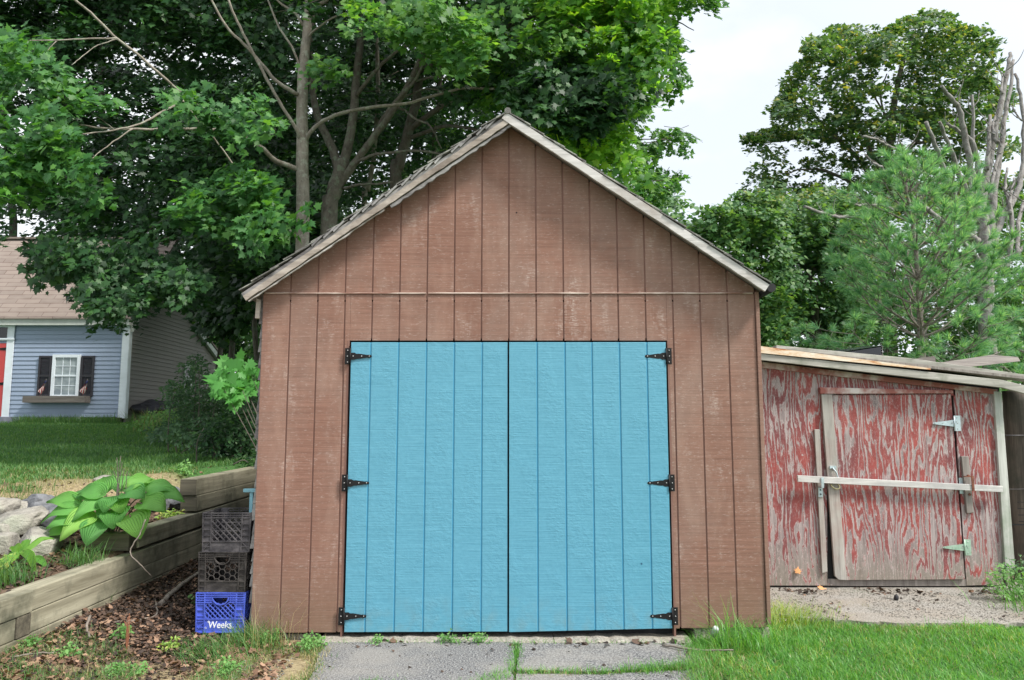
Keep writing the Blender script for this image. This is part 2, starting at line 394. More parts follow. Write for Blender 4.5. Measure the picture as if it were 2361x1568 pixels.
# leaves, bark
def leafmat(name, stops, trans=.45, rough=.5, twot=1.45):
    k = NT(name, rough, .35); c = k.ramp(k.rnd(), *stops)
    c = k.mix(k.ramp(k.noise(.9, detail=2), (.35, 0), (.65, .45)), c, stops[0][1])
    k.col(c); t = k.n('ShaderNodeBsdfTranslucent'); tcn = k.mix(1.0, c, (1.36*twot, 1.28*twot, .50*twot), 'MULTIPLY')
    k.set(t.inputs[0], tcn); ms = k.n('ShaderNodeMixShader'); ms.inputs[0].default_value = trans
    k.t.links.new(k.b.outputs[0], ms.inputs[1]); k.t.links.new(t.outputs[0], ms.inputs[2])
    k.t.links.new(ms.outputs[0], k.t.nodes['Material Output'].inputs[0]); return k.m
M['maple'] = leafmat('maple leaves', [(0, (.010, .038, .013)), (.5, (.021, .073, .022)), (1, (.055, .150, .034))], .28)  # deep shade inside the crowns is put into these dark greens
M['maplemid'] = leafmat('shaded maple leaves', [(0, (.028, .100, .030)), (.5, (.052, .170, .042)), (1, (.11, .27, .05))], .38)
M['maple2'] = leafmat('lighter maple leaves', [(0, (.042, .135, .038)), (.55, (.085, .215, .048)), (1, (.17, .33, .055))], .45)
M['maple3'] = leafmat('yellow green maple leaves', [(0, (.075, .20, .030)), (.5, (.14, .33, .040)), (1, (.28, .46, .045))], .55)  # backlit look of the sprays put into the yellower greens
M['backleaf'] = leafmat('background leaves', [(0, (.012, .040, .016)), (.6, (.026, .078, .026)), (1, (.07, .16, .045))], .30)  # darkened greens stand in for the shade within the wood
M['oakleaf'] = leafmat('large tree leaves', [(0, (.040, .100, .045)), (.55, (.080, .165, .060)), (.85, (.14, .22, .06)), (1, (.32, .30, .07))], .35)
M['massleaf'] = leafmat('thicket leaves', [(0, (.050, .130, .050)), (.6, (.090, .205, .065)), (1, (.19, .31, .08))], .35)
M['shrubleaf'] = leafmat('shrub leaves', [(0, (.035, .085, .040)), (.6, (.065, .145, .065)), (1, (.11, .21, .09))], .3)
M['sapling'] = leafmat('bright sapling leaves', [(0, (.08, .26, .06)), (1, (.14, .38, .10))], .4)
M['needle'] = leafmat('pine needles', [(0, (.075, .215, .125)), (.5, (.140, .330, .185)), (1, (.32, .50, .28))], .4, .4)
M['redstalk'] = leafmat('dried red stalk', [(0, (.25, .09, .05)), (1, (.34, .15, .08))], .1, .7, 1)
M['grassR'] = leafmat('fresh grass', [(0, (.060, .190, .035)), (.5, (.105, .300, .055)), (1, (.22, .42, .12))], .4, .4)
M['grassL'] = leafmat('lawn grass', [(0, (.050, .140, .040)), (.6, (.085, .200, .055)), (1, (.17, .28, .09))], .35)
M['grassdry'] = leafmat('dry grass', [(0, (.16, .17, .07)), (.5, (.30, .27, .13)), (1, (.46, .38, .22))], .3)
M['weed'] = leafmat('weed leaves', [(0, (.09, .22, .06)), (1, (.22, .42, .13))], .4)
M['yelweed'] = leafmat('yellowing leaves', [(0, (.16, .30, .06)), (.6, (.30, .42, .09)), (1, (.55, .48, .14))], .35)
M['litter'] = leafmat('leaf litter', [(0, (.022, .016, .013)), (.5, (.055, .038, .030)), (.82, (.14, .085, .06)), (1, (.34, .20, .13))], .08, .8, 1)
M['litterwarm'] = leafmat('warm fallen leaves', [(0, (.07, .045, .032)), (.5, (.20, .115, .075)), (1, (.42, .27, .18))], .1, .8, 1)
M['orangeleaf'] = leafmat('orange fallen leaf', [(0, (.60, .27, .10)), (1, (.72, .38, .18))], .2, .6, 1)
def bark(name, c1, c2, c3, sc=1.0):
    k = NT(name, .9, .15); a = k.noise(6*sc, (1.6, 1.6, .8), 6, .7, .3); v = k.noise(30*sc, (1, 1, .35), 4, .7)
    c = k.mix(k.ramp(a, (.36, 0), (.64, 1)), c1, c2); c = k.mix(k.ramp(k.noise(9*sc, detail=5, rough=.7), (.52, 0), (.62, .8)), c, c3)
    c = k.mix(k.ramp(v, (.60, 0), (.70, .55)), c, tuple(x*.3 for x in c1))
    k.col(c); k.bump(k.math('ADD', a, v), .7, .02); return k.m
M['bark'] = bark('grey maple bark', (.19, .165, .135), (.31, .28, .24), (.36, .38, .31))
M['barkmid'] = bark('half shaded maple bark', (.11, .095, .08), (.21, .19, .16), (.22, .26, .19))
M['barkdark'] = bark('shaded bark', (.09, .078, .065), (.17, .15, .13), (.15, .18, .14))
M['barkdead'] = bark('bare dead wood', (.16, .15, .145), (.32, .305, .295), (.13, .11, .10))
M['barkpine'] = bark('pine bark', (.16, .14, .12), (.30, .28, .25), (.12, .09, .07), 2)
M['twig'] = bark('twigs', (.10, .085, .07), (.17, .15, .13), (.12, .12, .10), 3)
k = NT('field stone', .85, .25); a = k.noise(5, detail=7, rough=.68); b = k.noise(40, detail=4, rough=.7)
c = k.mix(k.ramp(a, (.35, 0), (.65, 1)), (.14, .132, .12), (.40, .375, .33)); c = k.mix(k.ramp(b, (.56, 0), (.68, .6)), c, (.12, .12, .12))
c = k.mix(k.ramp(k.noise(2.3, detail=3), (.52, 0), (.66, .5)), c, (.26, .30, .22)); k.col(c); k.bump(k.math('ADD', a, k.math('MULTIPLY', b, .3)), .9, .03); M['stone'] = k.m
k = NT('grey stone', .8, .25); a = k.noise(6, detail=7, rough=.68); k.col(k.mix(k.ramp(a, (.35, 0), (.65, 1)), (.075, .08, .09), (.20, .205, .22))); k.bump(a, .8, .03); M['stonegrey'] = k.m
# plain-ish
def plain(name, c, rough=.5, spec=.4, metal=0, var=.25, sc=8):
    k = NT(name, rough, spec); k.b.inputs['Metallic'].default_value = metal
    n = k.noise(sc, detail=5, rough=.65); k.col(k.mix(k.ramp(n, (.35, 0), (.68, 1)), tuple(x*(1-var) for x in c), tuple(min(1, x*(1+var*.5)) for x in c)))
    k.rough(k.ramp(n, (.3, max(.05, rough-.12)), (.7, min(1, rough+.12)))); return k.m
M['black'] = plain('black iron', (.010, .010, .011), .6, .25)
M['screw'] = plain('screw head', (.42, .42, .42), .35, .5, .8)
M['zinc'] = plain('zinc plate', (.50, .58, .62), .38, .5, .55, .2, 20)
M['zincgreen'] = plain('greenish zinc plate', (.36, .50, .40), .45, .5, .3, .2, 20)
M['brass'] = plain('brass ring', (.62, .56, .33), .4, .5, .6)
M['rust'] = plain('rusty iron', (.22, .09, .06), .85, .2, 0, .5, 30)
k = NT('rusting white flashing', .6, .3); a = k.noise(1, (4, 4, 16), 6, .7, .5)
k.col(k.ramp(a, (.36, (.72, .66, .56)), (.54, (.62, .42, .26)), (.62, (.40, .14, .05)), (.8, (.20, .07, .04)))); M['flash'] = k.m
k = NT('asphalt shingles', .95, .15); a = k.noise(120, detail=3, rough=.7); b = k.noise(9, detail=5)
c = k.mix(a, (.06, .058, .056), (.24, .235, .22)); c = k.mix(k.ramp(b, (.5, 0), (.62, .7)), c, (.42, .43, .38)); k.col(c); k.bump(a, .8, .01); M['shingle'] = k.m
M['tar'] = plain('tar and gap shade', (.03, .03, .032), .8, .2)  # eave tar; also the black that stands in for shade in gaps
k = NT('rose brown roof shingles', .95, .15)
br = k.n('ShaderNodeTexBrick'); mp = k.map((1, 1, 1)); cmb = k.n('ShaderNodeCombineXYZ'); sx = k.sep()
k.set(cmb.inputs[0], sx[0]); k.set(cmb.inputs[1], sx[2]); k.t.links.new(cmb.outputs[0], br.inputs['Vector'])
br.inputs['Scale'].default_value = 1.0; br.inputs['Brick Width'].default_value = .62; br.inputs['Row Height'].default_value = .135; br.inputs['Mortar Size'].default_value = .011; br.inputs['Mortar Smooth'].default_value = .4
br.inputs['Color1'].default_value = (.25, .205, .18, 1); br.inputs['Color2'].default_value = (.19, .155, .138, 1); br.inputs['Mortar'].default_value = (.10, .065, .06, 1)
c = k.mix(k.ramp(k.noise(3, (1, 1, 2), detail=6), (.3, 0), (.75, .6)), br.outputs['Color'], (.27, .23, .205)); k.col(c); k.bump(br.outputs['Fac'], -.5, .01); M['houseroof'] = k.m
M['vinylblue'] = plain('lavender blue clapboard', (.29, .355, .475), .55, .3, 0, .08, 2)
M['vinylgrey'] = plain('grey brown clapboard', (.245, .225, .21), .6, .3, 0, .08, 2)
M['white'] = plain('white trim paint', (.74, .80, .86), .5, .4, 0, .08, 3)
M['white2'] = plain('dull white trim', (.50, .53, .50), .55, .3, 0, .15, 5)
M['shutter'] = plain('black shutter', (.030, .028, .036), .55, .4)
M['reddoor'] = plain('red door paint', (.50, .06, .06), .5, .4, 0, .1, 3)
k = NT('window glass', .08, .6); n = k.noise(2.2, (1, 1, 2), 4, .6); k.col(k.ramp(n, (.35, (.17, .21, .24)), (.65, (.36, .42, .43)))); M['glass'] = k.m
k = NT('dark glass', .06, .6); k.col((.012, .014, .016)); M['darkglass'] = k.m
M['foundation'] = plain('grey board', (.23, .235, .29), .8, .2, 0, .3, 6)
M['crateblue'] = plain('blue crate plastic', (.075, .12, .55), .42, .5, 0, .2, 14)
def dusty(name, c, d):
    k = NT(name, .6, .4); n = k.noise(11, (1, 1, 1.6), 6, .7); k.col(k.mix(k.ramp(n, (.40, 0), (.70, .85)), c, d)); return k.m
M['crategrey'] = dusty('dusty grey crate plastic', (.030, .028, .033), (.13, .12, .125)); M['crateblack'] = dusty('dusty black crate plastic', (.022, .019, .018), (.095, .085, .08))
M['ink'] = plain('white lettering', (.80, .82, .86), .5, .3, 0, .03)
M['palebluepaint'] = plain('pale blue painted bracket', (.20, .42, .50), .5, .4, 0, .2)
M['flagred'] = plain('flag red', (.35, .04, .05)); M['flagwhite'] = plain('flag white', (.62, .58, .55)); M['flagblue'] = plain('flag blue', (.03, .04, .14))
M['blackplastic'] = plain('black plastic', (.012, .014, .02), .25, .5)
M['tarp'] = plain('dark covered heap', (.035, .035, .045), .6, .4, 0, .5, 4)
M['pipe'] = plain('grey pipe stub', (.44, .46, .48), .5, .4, 0, .2)
M['cone'] = plain('dark pine cone', (.03, .03, .035), .7, .3)
# hosta leaf: fine veins fanning from the stalk
k = NT('broad ribbed leaf', .6, .3); at = k.attr('vein')
c = k.ramp(k.attr('hue'), (0, (.085, .27, .085)), (.55, (.17, .44, .095)), (1, (.36, .62, .10)))
k.col(k.mix(k.ramp(at, (.3, .28), (.7, 0)), c, (.035, .12, .045))); k.bump(at, .9, .012)
t = k.n('ShaderNodeBsdfTranslucent'); k.set(t.inputs[0], k.mix(1.0, c, (1.6, 1.7, .8), 'MULTIPLY')); ms = k.n('ShaderNodeMixShader'); ms.inputs[0].default_value = .38
k.t.links.new(k.b.outputs[0], ms.inputs[1]); k.t.links.new(t.outputs[0], ms.inputs[2]); k.t.links.new(ms.outputs[0], k.t.nodes['Material Output'].inputs[0]); M['hostaleaf'] = k.m
# ------------------------------------------------------------------ ground
def sstep(a, b, x): t = np.clip((x - a) / (b - a), 0, 1); return t*t*(3-2*t)
LA, LB = np.array((-5.2, 6.0)), np.array((-3.5, 9.1))
def side_of_stones(x, y):
    d = LB - LA; n = np.array((-d[1], d[0])) / np.hypot(*d)
    return (x - LA[0]) * n[0] + (y - LA[1]) * n[1]
def gz(x, y):
    x = np.asarray(x, float); y = np.asarray(y, float)
    lawn = np.where(y > 7.5, .90 + .0595 * (np.minimum(y, 40) - 7.5), .90 - .10 * (7.5 - y))
    bed = .37 + .085 * np.clip(y - 5, -1.5, 3)
    left = bed + (lawn - bed) * sstep(-.25, .25, side_of_stones(x, y))
    w = np.clip((-2.0 - x) / 1.1, 0, 1)
    right = w * (.13 + .028 * (y - 5))
    rise = sstep(10.6, 13.5, y) * sstep(4.0, -1.0, x) * (.55 + .04 * np.minimum(y, 40))
    right = np.maximum(right, rise)
    pad = ((x < 1.28) & (y < 5.7) & (x > -1.30)) | ((x > 1.7) & (y > 5.9) & (y < 7.8))
    z = np.where(x < -3.19, left, right - .035 * pad)
    return z + .012 * (np.sin(x * 5.1 + y * 3.3) * np.sin(y * 4.3 - x * 2.2))
def gp(x, y, dz=0): return Vector((x, y, float(gz(x, y)) + dz))

xs = np.unique(np.concatenate([np.linspace(-260, -20, 10), np.linspace(-20, -8, 20), np.arange(-8, 7, .09), [-3.20, -3.18], np.linspace(7, 20, 14), np.linspace(20, 260, 10)]))
ys = np.unique(np.concatenate([[-40, -12, -2, 1, 2.5], np.arange(3.4, 12, .09), np.arange(12, 42, .6), np.linspace(42, 420, 12)]))
gx, gy = np.meshgrid(xs, ys, indexing='ij'); zz = gz(gx, gy) + np.random.default_rng(3).normal(0, .004, gx.shape) * (np.abs(gx) < 8)
nx, ny = gx.shape; ii = (np.arange(nx-1)[:, None] * ny + np.arange(ny-1)[None]).reshape(-1)
g = npmesh('ground', np.stack([gx, gy, zz], -1).reshape(-1, 3), np.stack([ii, ii+ny, ii+ny+1, ii+1], -1), M['ground'], nper=4, smooth=True)
tag(g, kind='structure')
pts = np.stack([gx, gy, zz], -1).reshape(-1, 3); n1 = vnoise(pts, 2.3) - .5; n2 = vnoise(pts, .9) - .5
X_, Y_ = pts[:, 0], pts[:, 1]
sd_ = side_of_stones(X_, Y_)
turf = np.where(X_ < -3.19, sstep(8.2, 9.6, Y_ + n1 * 1.2 + n2 * 1.5) * (sd_ > 0), 0)
turf = np.maximum(turf, (X_ > 1.25) * (Y_ < 6.1)); turf = np.where((Y_ > 11) & (X_ > -3.19), .8, turf); turf = np.where((X_ > 4.7) & (Y_ > 7.9), .9, turf); turf = np.where((X_ < -8), 1.0, turf)
dry = np.where((X_ < -3.19) & (sd_ > 0), .95, 0.0)
dry = np.maximum(dry, (X_ > -3.19) * (X_ < 0) * (Y_ < 6.4) * np.clip(sstep(5.45, 4.8, Y_ + n1 * .7) * .75 + sstep(-2.2, -1.85, X_ + n1 * .4) * .7, 0, 1))
for nm, arr in (('turf', turf), ('dry', dry)):
    a = g.data.attributes.new(nm, 'FLOAT', 'POINT'); a.data.foreach_set('value', np.clip(arr, 0, 1).astype(np.float32))

def sheet(name, poly, z, mat, step=.06, amp=.006, thick=.03):
    """a thin slab with a ragged outline, draped flat"""
    mb = MB(); n = len(poly); out = []
    for i in range(n):
        a, b = np.array(poly[i]), np.array(poly[(i+1) % n]); L = np.hypot(*(b-a)); m = max(1, int(L/step))
        for j in range(m):
            p = a + (b-a) * j / m; q = RNG.normal(0, amp, 2); out.append((p[0]+q[0], p[1]+q[1], z))
    import bmesh
    me = bpy.data.meshes.new(name); bm = bmesh.new(); vs = [bm.verts.new(p) for p in out]; f = bm.faces.new(vs)
    if f.normal.z < 0: f.normal_flip()
    r = bmesh.ops.extrude_face_region(bm, geom=[f]); 
    for e in r['geom']:
        if isinstance(e, bmesh.types.BMVert): e.co.z -= thick
    bmesh.ops.recalc_face_normals(bm, faces=bm.faces); bm.to_mesh(me); bm.free()
    return tag(link(name, me, None, [mat]), kind='structure')
GAPX = .03
sheet('driveway', [(-1.15, 3.2), (-.02, 3.2), (-.01, 4.6), (.015, 5.0), (.02, 5.46), (-1.27, 5.46), (-1.27, 5.2), (-1.21, 4.8), (-1.17, 4.2)], .022, M['asphalt'])
sheet('driveway', [(.03, 4.86), (.5, 4.84), (1.08, 4.93), (1.22, 4.98), (1.26, 5.2), (1.24, 5.46), (.06, 5.46), (.045, 5.1)], .018, M['asphalt'])
sheet('driveway', [(.02, 3.2), (1.02, 3.2), (1.08, 4.3), (1.20, 4.93), (1.1, 4.88), (.5, 4.79), (.03, 4.81), (.02, 4.5)], .015, M['asphalt'])
sheet('dirt_path', [(1.83, 6.42), (2.3, 6.18), (2.9, 6.02), (3.6, 6.0), (4.6, 6.05), (6.5, 6.2), (9, 6.6), (9, 7.6), (1.83, 7.6)], .012, M['dirt'], amp=.02)

# ------------------------------------------------------------------ the brown garage
FY = 5.58; XL, XR = -1.853, 1.803; SEAM = 2.491
DL, DM, DR, DT = -1.186, -.024, 1.132, 2.122
AP = Vector((-.032, 0, 3.862)); EL = Vector((-1.985, 0, 2.492)); ER = Vector((1.885, 0, 2.552))
def roofz(x, off=0):
    a, b = (EL, AP) if x < AP.x else (AP, ER)
    return a.z + (b.z - a.z) * (x - a.x) / (b.x - a.x) - off
gar = empty('wooden_garage', (0, FY, 0), 'brown wooden garage with a steep gable and blue double doors', 'garage')
grooves = [XL] + [XL + .2032 * i for i in range(1, 18)] + [XR]
G = .0055
wl, wu = MB(), MB()
def plank(mb, x0, x1, zb0, zb1, zt=None):
    if zt is None:
        top = [(x1, roofz(x1, .075)), (x0, roofz(x0, .075))]
        if x0 < AP.x < x1: top.insert(1, (AP.x, roofz(AP.x, .075)))
    else: top = [(x1, zt), (x0, zt)]
    mb.prism([(x0, FY, zb0), (x1, FY, zb1)] + [(x, FY, z) for x, z in top], (0, .006, 0))
for i in range(18):
    x0 = grooves[i] + (G if i else 0); x1 = grooves[i+1] - (G if i < 17 else 0)
    plank(wu, x0, x1, SEAM + .006, SEAM + .006)
    zb = .05 + .04 * (x0 - XL) / (XR - XL)
    segs = [(x0, x1, zb, None)]
    if x1 <= DL - .02 or x0 >= DR + .02: plank(wl, x0, x1, zb, zb, SEAM - .006)
    else:
        if x0 < DL - .016: plank(wl, x0, DL - .016, zb, zb, SEAM - .006)
        if x1 > DR + .016: plank(wl, DR + .016, x1, zb, zb, SEAM - .006)
        a, b = max(x0, DL - .0155), min(x1, DR + .0155)
        if b > a: plank(wl, a, b, DT + .014, DT + .014, SEAM - .006)
for mb, z0 in ((wu, 2.44),):
    mb.prism([(XL+.004, FY+.0065, z0), (XR-.004, FY+.0065, z0), (XR-.004, FY+.0065, roofz(XR, .09)), (AP.x, FY+.0065, roofz(AP.x, .09)), (XL+.004, FY+.0065, roofz(XL, .09))], (0, .06, 0), 1)
wl.box(XL+.004, DL-.03, FY+.0065, FY+.07, .06, 2.43, 1); wl.box(DR+.03, XR-.004, FY+.0065, FY+.07, .09, 2.43, 1)
wl.box(DL-.029, DR+.029, FY+.0065, FY+.07, DT+.03, 2.43, 1)
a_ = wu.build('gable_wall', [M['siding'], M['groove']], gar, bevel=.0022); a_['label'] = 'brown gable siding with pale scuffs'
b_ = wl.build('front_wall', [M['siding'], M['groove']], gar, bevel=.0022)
mb = MB()
for i in range(3): mb.bar((XL + .01 + 1.218*i, FY-.004, SEAM), (XL + 1.215*(i+1), FY-.004, SEAM), .012, .010)
mb.build('seam_strip', M['seam'], gar, bevel=.002)
# jamb boards, and a black sheet standing in for the dark inside
for a_, b_ in ((DL-.03, DL-.0165), (DR+.0165, DR+.03)):
    mb = MB(); mb.box(a_, b_, FY-.002, FY+.06, .02, DT+.013); mb.build('door_jamb', M['groove'], gar)
mb = MB(); mb.box(DL-.05, DR+.05, FY+.075, FY+.09, .03, DT+.05); mb.build('inner_dark', M['tar'], gar)
# side and back walls
mb = MB(); YB = 10.4
mb.box(XL+.02, XL+.05, FY+.075, YB, .06, 2.48); mb.box(XR-.05, XR-.02, FY+.075, YB, .06, 2.48)
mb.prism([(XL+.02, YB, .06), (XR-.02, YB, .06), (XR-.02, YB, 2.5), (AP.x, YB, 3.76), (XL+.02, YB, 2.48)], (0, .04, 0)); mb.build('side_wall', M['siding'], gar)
mb = MB(); z = .03
while z < 2.42:
    h = random.uniform(.09, .14); off = random.uniform(.012, .03)
    mb.prism([(XL+.018, FY+.03, z), (XL-off-.012, FY+.03, z), (XL-off+.004, FY+.03, z+h), (XL+.018, FY+.03, z+h)], (0, 4.6, 0)); z += h - .004
mb.build('side_shingles', M['shingledge'], gar)
mb = MB(); mb.box(XR+.006, XR+.034, FY-.012, FY+.02, .12, 2.50); mb.box(XR-.0005, XR+.006, FY+.006, FY+.03, .1, 2.5)
mb.box(XR+.0, XR+.045, FY+.025, FY+.09, .1, 2.52); mb.build('corner_board', M['siding'], gar, bevel=.003)
mb = MB(); mb.prism([(XL-.05, FY-.02, 2.30), (XL-.02, FY-.02, 2.30), (XL-.017, FY-.02, 2.44), (XL-.045, FY-.02, 2.45)], (0, .03, 0)); mb.build('eave_block', M['rake'], gar, bevel=.003)
# roof slabs, shingles, rakes
RY = 5.43
def slab(mb, A, B, o0, o1, y0, y1, m=0):
    n = Vector((-(B-A).z, 0, (B-A).x)).normalized(); n = n if n.z > 0 else -n
    mb.prism([A - n*o1 + Vector((0, y0, 0)), B - n*o1 + Vector((0, y0, 0)), B - n*o0 + Vector((0, y0, 0)), A - n*o0 + Vector((0, y0, 0))], (0, y1 - y0, 0), m)
mb = MB(); slab(mb, EL, AP, .034, .055, RY+.035, 10.7); slab(mb, AP, ER, .034, .055, RY+.035, 10.7); mb.build('roof_deck', M['dark_z'], gar)
mb = MB()
def course(A, B, n, lift, sy):
    d = (B - A); N = Vector((-d.z, 0, d.x)).normalized(); N = N if N.z > 0 else -N; L = d.length; t = d / L; k = 0
    for i in range(n):
        s0 = L * (i + (random.uniform(-.28, .28) if i else 0)) / n; s1 = min(L, s0 + L / n * random.uniform(1.35, 1.8)); y0 = RY - sy + random.uniform(-.012, .010); tilt = random.uniform(.006, .012) * lift
        a = A + t * s0 - N * .012 + N * .0 ; b = A + t * s1 - N * .026
        a = A + t * s0 - N * (.018 - tilt)
        mb.prism([a + Vector((0, y0, 0)), b + Vector((0, y0, 0)), b + N*.006 + Vector((0, y0, 0)), a + N*.009 + Vector((0, y0, 0))], (0, 10.72 - y0, 0))
course(EL, AP, 19, 1.0, .006); course(ER, AP, 19, .35, .004)
mb.tube([AP + Vector((0, RY-.012, -.018)), AP + Vector((0, 10.72, -.018))], .024, 8)
rf = mb.build('shingle_roof', M['shingle'], gar)
mb = MB(); slab(mb, EL + Vector((0, 0, 0)), AP, .034, .058, RY+.006, RY+.03)   # shadowed strip above the left rake
for i in range(15):
    s = .25 + i * .047 + random.uniform(-.01, .01); d = (AP - EL); t = d.normalized(); N = Vector((-t.z, 0, t.x)); a = EL + d * s; L = random.uniform(.07, .13)
    q = [a - N*.045, a + t*L - N*.022, a + t*L - N*.010, a - N*.030]
    mb.prism([x + Vector((0, RY-.010, 0)) for x in q], (0, .03, 0), 0)
mb.build('torn_shingle_ends', M['shingledge'], gar)
def ragged(A, B, o0, o1, y0, th, n, amp, mat, name, lab=None):
    d = B - A; t = d.normalized(); N = Vector((-t.z, 0, t.x)); N = N if N.z > 0 else -N; mb = MB(); v = []
    for i in range(n + 1):
        a = A + d * (i / n); e = random.uniform(-amp, amp) if 0 < i < n else 0
        v.append((a - N*(o1 + e), a - N*o0))
    for i in range(n):
        mb.prism([x + Vector((0, y0, 0)) for x in (v[i][0], v[i+1][0], v[i+1][1], v[i][1])], (0, th, 0))
    import bmesh
    o = mb.build(name, mat, gar)
    bm = bmesh.new(); bm.from_mesh(o.data); bmesh.ops.remove_doubles(bm, verts=bm.verts, dist=1e-5)
    ds = [f for f in bm.faces if len([e for e in f.edges if len(e.link_faces) > 2]) >= 4]
    bmesh.ops.delete(bm, geom=ds, context='FACES_ONLY'); bmesh.ops.recalc_face_normals(bm, faces=bm.faces); bm.to_mesh(o.data); bm.free()
    if lab: o['label'] = lab
    return o
t = (AP - EL).normalized()
ragged(EL, AP - t*.004 ,   .058, .098, RY, .024, 44, .004, M['rake'], 'rake_board', 'left rake board with torn shingle ends above')
ragged(EL + t*.01, EL + t*1.2, .106, .112, RY+.012, .018, 30, .006, M['rakew'], 'peeling_strip')
ragged(EL + t*1.25, AP - t*.05, .106, .126, RY+.012, .018, 30, .008, M['shingledge'], 'peeling_strip')
t = (ER - AP).normalized()
ragged(AP + t*.006, ER, .030, .088, RY-.004, .026, 30, .002, M['rakew'], 'rake_board', 'right rake board with flaking white paint')
mb = MB(); mb.tube([ER + Vector((.0, RY+.002, -.045)), ER + Vector((.0, 10.6, -.045))], .034, 8); mb.build('eave_edge', M['tar'], gar)
# doors
def tee_hinge(name, px, z, sgn, parent, mats, L=.155, hl=.12, pw=.036, y=None, th=.005, tip=.010, base=.026, fancy=True):
    """sgn +1: strap points to +x"""
    y = FY - .019 if y is None else y; mb = MB()
    mb.box(min(px, px - sgn*pw), max(px, px - sgn*pw), y-th, y, z-hl/2, z+hl/2)
    prof = [(0, base), (.030, base), (.034, base-.004), (.045, base-.008), (.06, base-.007), (L-.040, tip+.001), (L-.034, tip-.001), (L-.028, tip+.001), (L-.008, tip), (L, tip*.4)] if fancy else [(0, base), (L-.01, tip), (L, tip*.5)]
    up = [(px + sgn*(.006+a), y-th-.001, z+b) for a, b in prof]; dn = [(px + sgn*(.006+a), y-th-.001, z-b) for a, b in reversed(prof)]
    mb.prism(up + dn, (0, th, 0)); mb.tube([(px+sgn*.003, y-th-.003, z-hl/2), (px+sgn*.003, y-th-.003, z+hl/2)], .0062, 8)
    sc = [(px - sgn*pw*.45, z+hl*.36), (px - sgn*pw*.5, z), (px - sgn*pw*.45, z-hl*.36), (px+sgn*.024, z), (px+sgn*(L*.56), z), (px+sgn*(L-.012), z)]
    if not fancy: sc += [(px - sgn*pw*.3, z+hl*.1), (px+sgn*.02, z+.012)]
    for a, b in sc: mb.tube([(a, y-th-.001, b), (a, y-th-.0035, b), (a, y-th-.0048, b)], [.0046, .0046, .002], 8, 1)
    return mb.build(name, mats, parent)
def blue_door(x0, x1, gr, zb0, zb1, hx, sgn, lab):
    mb = MB(); ge = [x0] + gr + [x1]; y = FY - (.016 if sgn > 0 else .023)
    for i in range(len(ge)-1):
        a = ge[i] + (G if i else 0); b = ge[i+1] - (G if i < len(ge)-2 else 0)
        f = lambda x: zb0 + (zb1-zb0)*(x-x0)/(x1-x0)
        mb.prism([(a, y, f(a)), (b, y, f(b)), (b, y, DT), (a, y, DT)], (0, .005, 0))
    mb.prism([(x0, y+.0054, zb0), (x1, y+.0054, zb1), (x1, y+.0054, DT-.001), (x0, y+.0054, DT-.001)], (0, .018, 0), 1)
    o = mb.build('door', [M['blue'], M['bluegroove']], gar, bevel=.0025); o['label'] = lab
    for v in (822, 1113, 1419):
        z = P(1180, v, FY).z; tee_hinge('hinge', hx, z, sgn, o, [M['black'], M['screw']], y=FY-.019)
gL = [P(u, 800, FY).x for u in (856, 920, 984, 1048, 1112)]; gR = [P(u, 800, FY).x for u in (1238, 1302, 1364, 1427, 1490)]
blue_door(DL, DM - .009, gL, .060, .064, DL - .006, 1, 'left half of the bright blue double doors')
blue_door(DM + .003, DR, gR, .062, .088, DR + .006, -1, 'right half of the bright blue double doors')
# foundation
mb = MB(); n = 60; x0, x1 = -1.345, 1.245
for i in range(n):
    a = x0 + (x1-x0)*i/n; b = x0 + (x1-x0)*(i+1)/n - (.004 if i in (21, 37) else 0)
    if i == 0: zt = .028; yf = 5.47
    z2 = .028 + random.uniform(-.006, .006); y2 = 5.455 + random.uniform(-.012, .012)
    mb.add([(a, yf, -.1), (b, y2, -.1), (b, y2-.004, z2-.012), (a, yf-.004, zt-.012), (b, y2+.012, z2), (a, yf+.012, zt), (b, 5.72, z2), (a, 5.72, zt)], [(0,1,2,3), (3,2,4,5), (5,4,6,7)])
    zt, yf = z2, y2
fo = mb.build('foundation', M['concrete'], gar, fixn=False); fo['label'] = 'rough concrete sill under the blue doors'
mb = MB(); mb.box(1.30, XR+.03, 5.60, 6.2, -.1, .082); mb.build('foundation', M['concrete'], gar, bevel=.008)
mb = MB(); mb.box(XL+.02, -1.40, 5.62, 6.2, -.1, .035); mb.build('foundation', M['concrete'], gar, bevel=.008)
mb = MB(); q = P(572, 1131, 5.72); mb.box(q.x-.03, q.x+.06, 5.70, 5.74, q.z-.012, q.z+.014); mb.box(q.x+.015, q.x+.04, 5.71, 5.73, q.z-.17, q.z-.012)
mb.build('wall_bracket', M['palebluepaint'], gar, bevel=.003)['label'] = 'pale blue bracket on the side shingles'

# ------------------------------------------------------------------ the red shed
SY = 7.3
shed = empty('lean_to_shed', P(2000, 1345, SY), 'low red lean-to shed with flaking paint and a sloping roof', 'shed')
def sp(u, v, Y=SY): return P(u, v, Y)
def pane(mb, uv, Y, th, m=0): mb.prism([P(u, v, Y) for u, v in uv], (0, th, 0), m)
mb = MB(); pane(mb, [(1742, 836), (1905, 856), (1908, 1344), (1930, 1350), (1742, 1350)], SY, .02); pane(mb, [(1905, 856), (2202, 888), (2202, 912), (1905, 912)], SY, .02)
mb.build('left_panel', M['red1'], shed)
mb = MB(); pane(mb, [(2197, 886), (2300, 898), (2312, 1348), (2229, 1350)], SY, .02); mb.build('right_panel', M['red3'], shed)
mb = MB(); pane(mb, [(1746, 816), (2306, 884), (2300, 920), (2256, 1340), (1884, 1340), (1884, 900), (1746, 860)], SY+.028, .02); mb.build('shade_backing', M['tar'], shed)  # black board behind the gaps, stands in for the shade inside
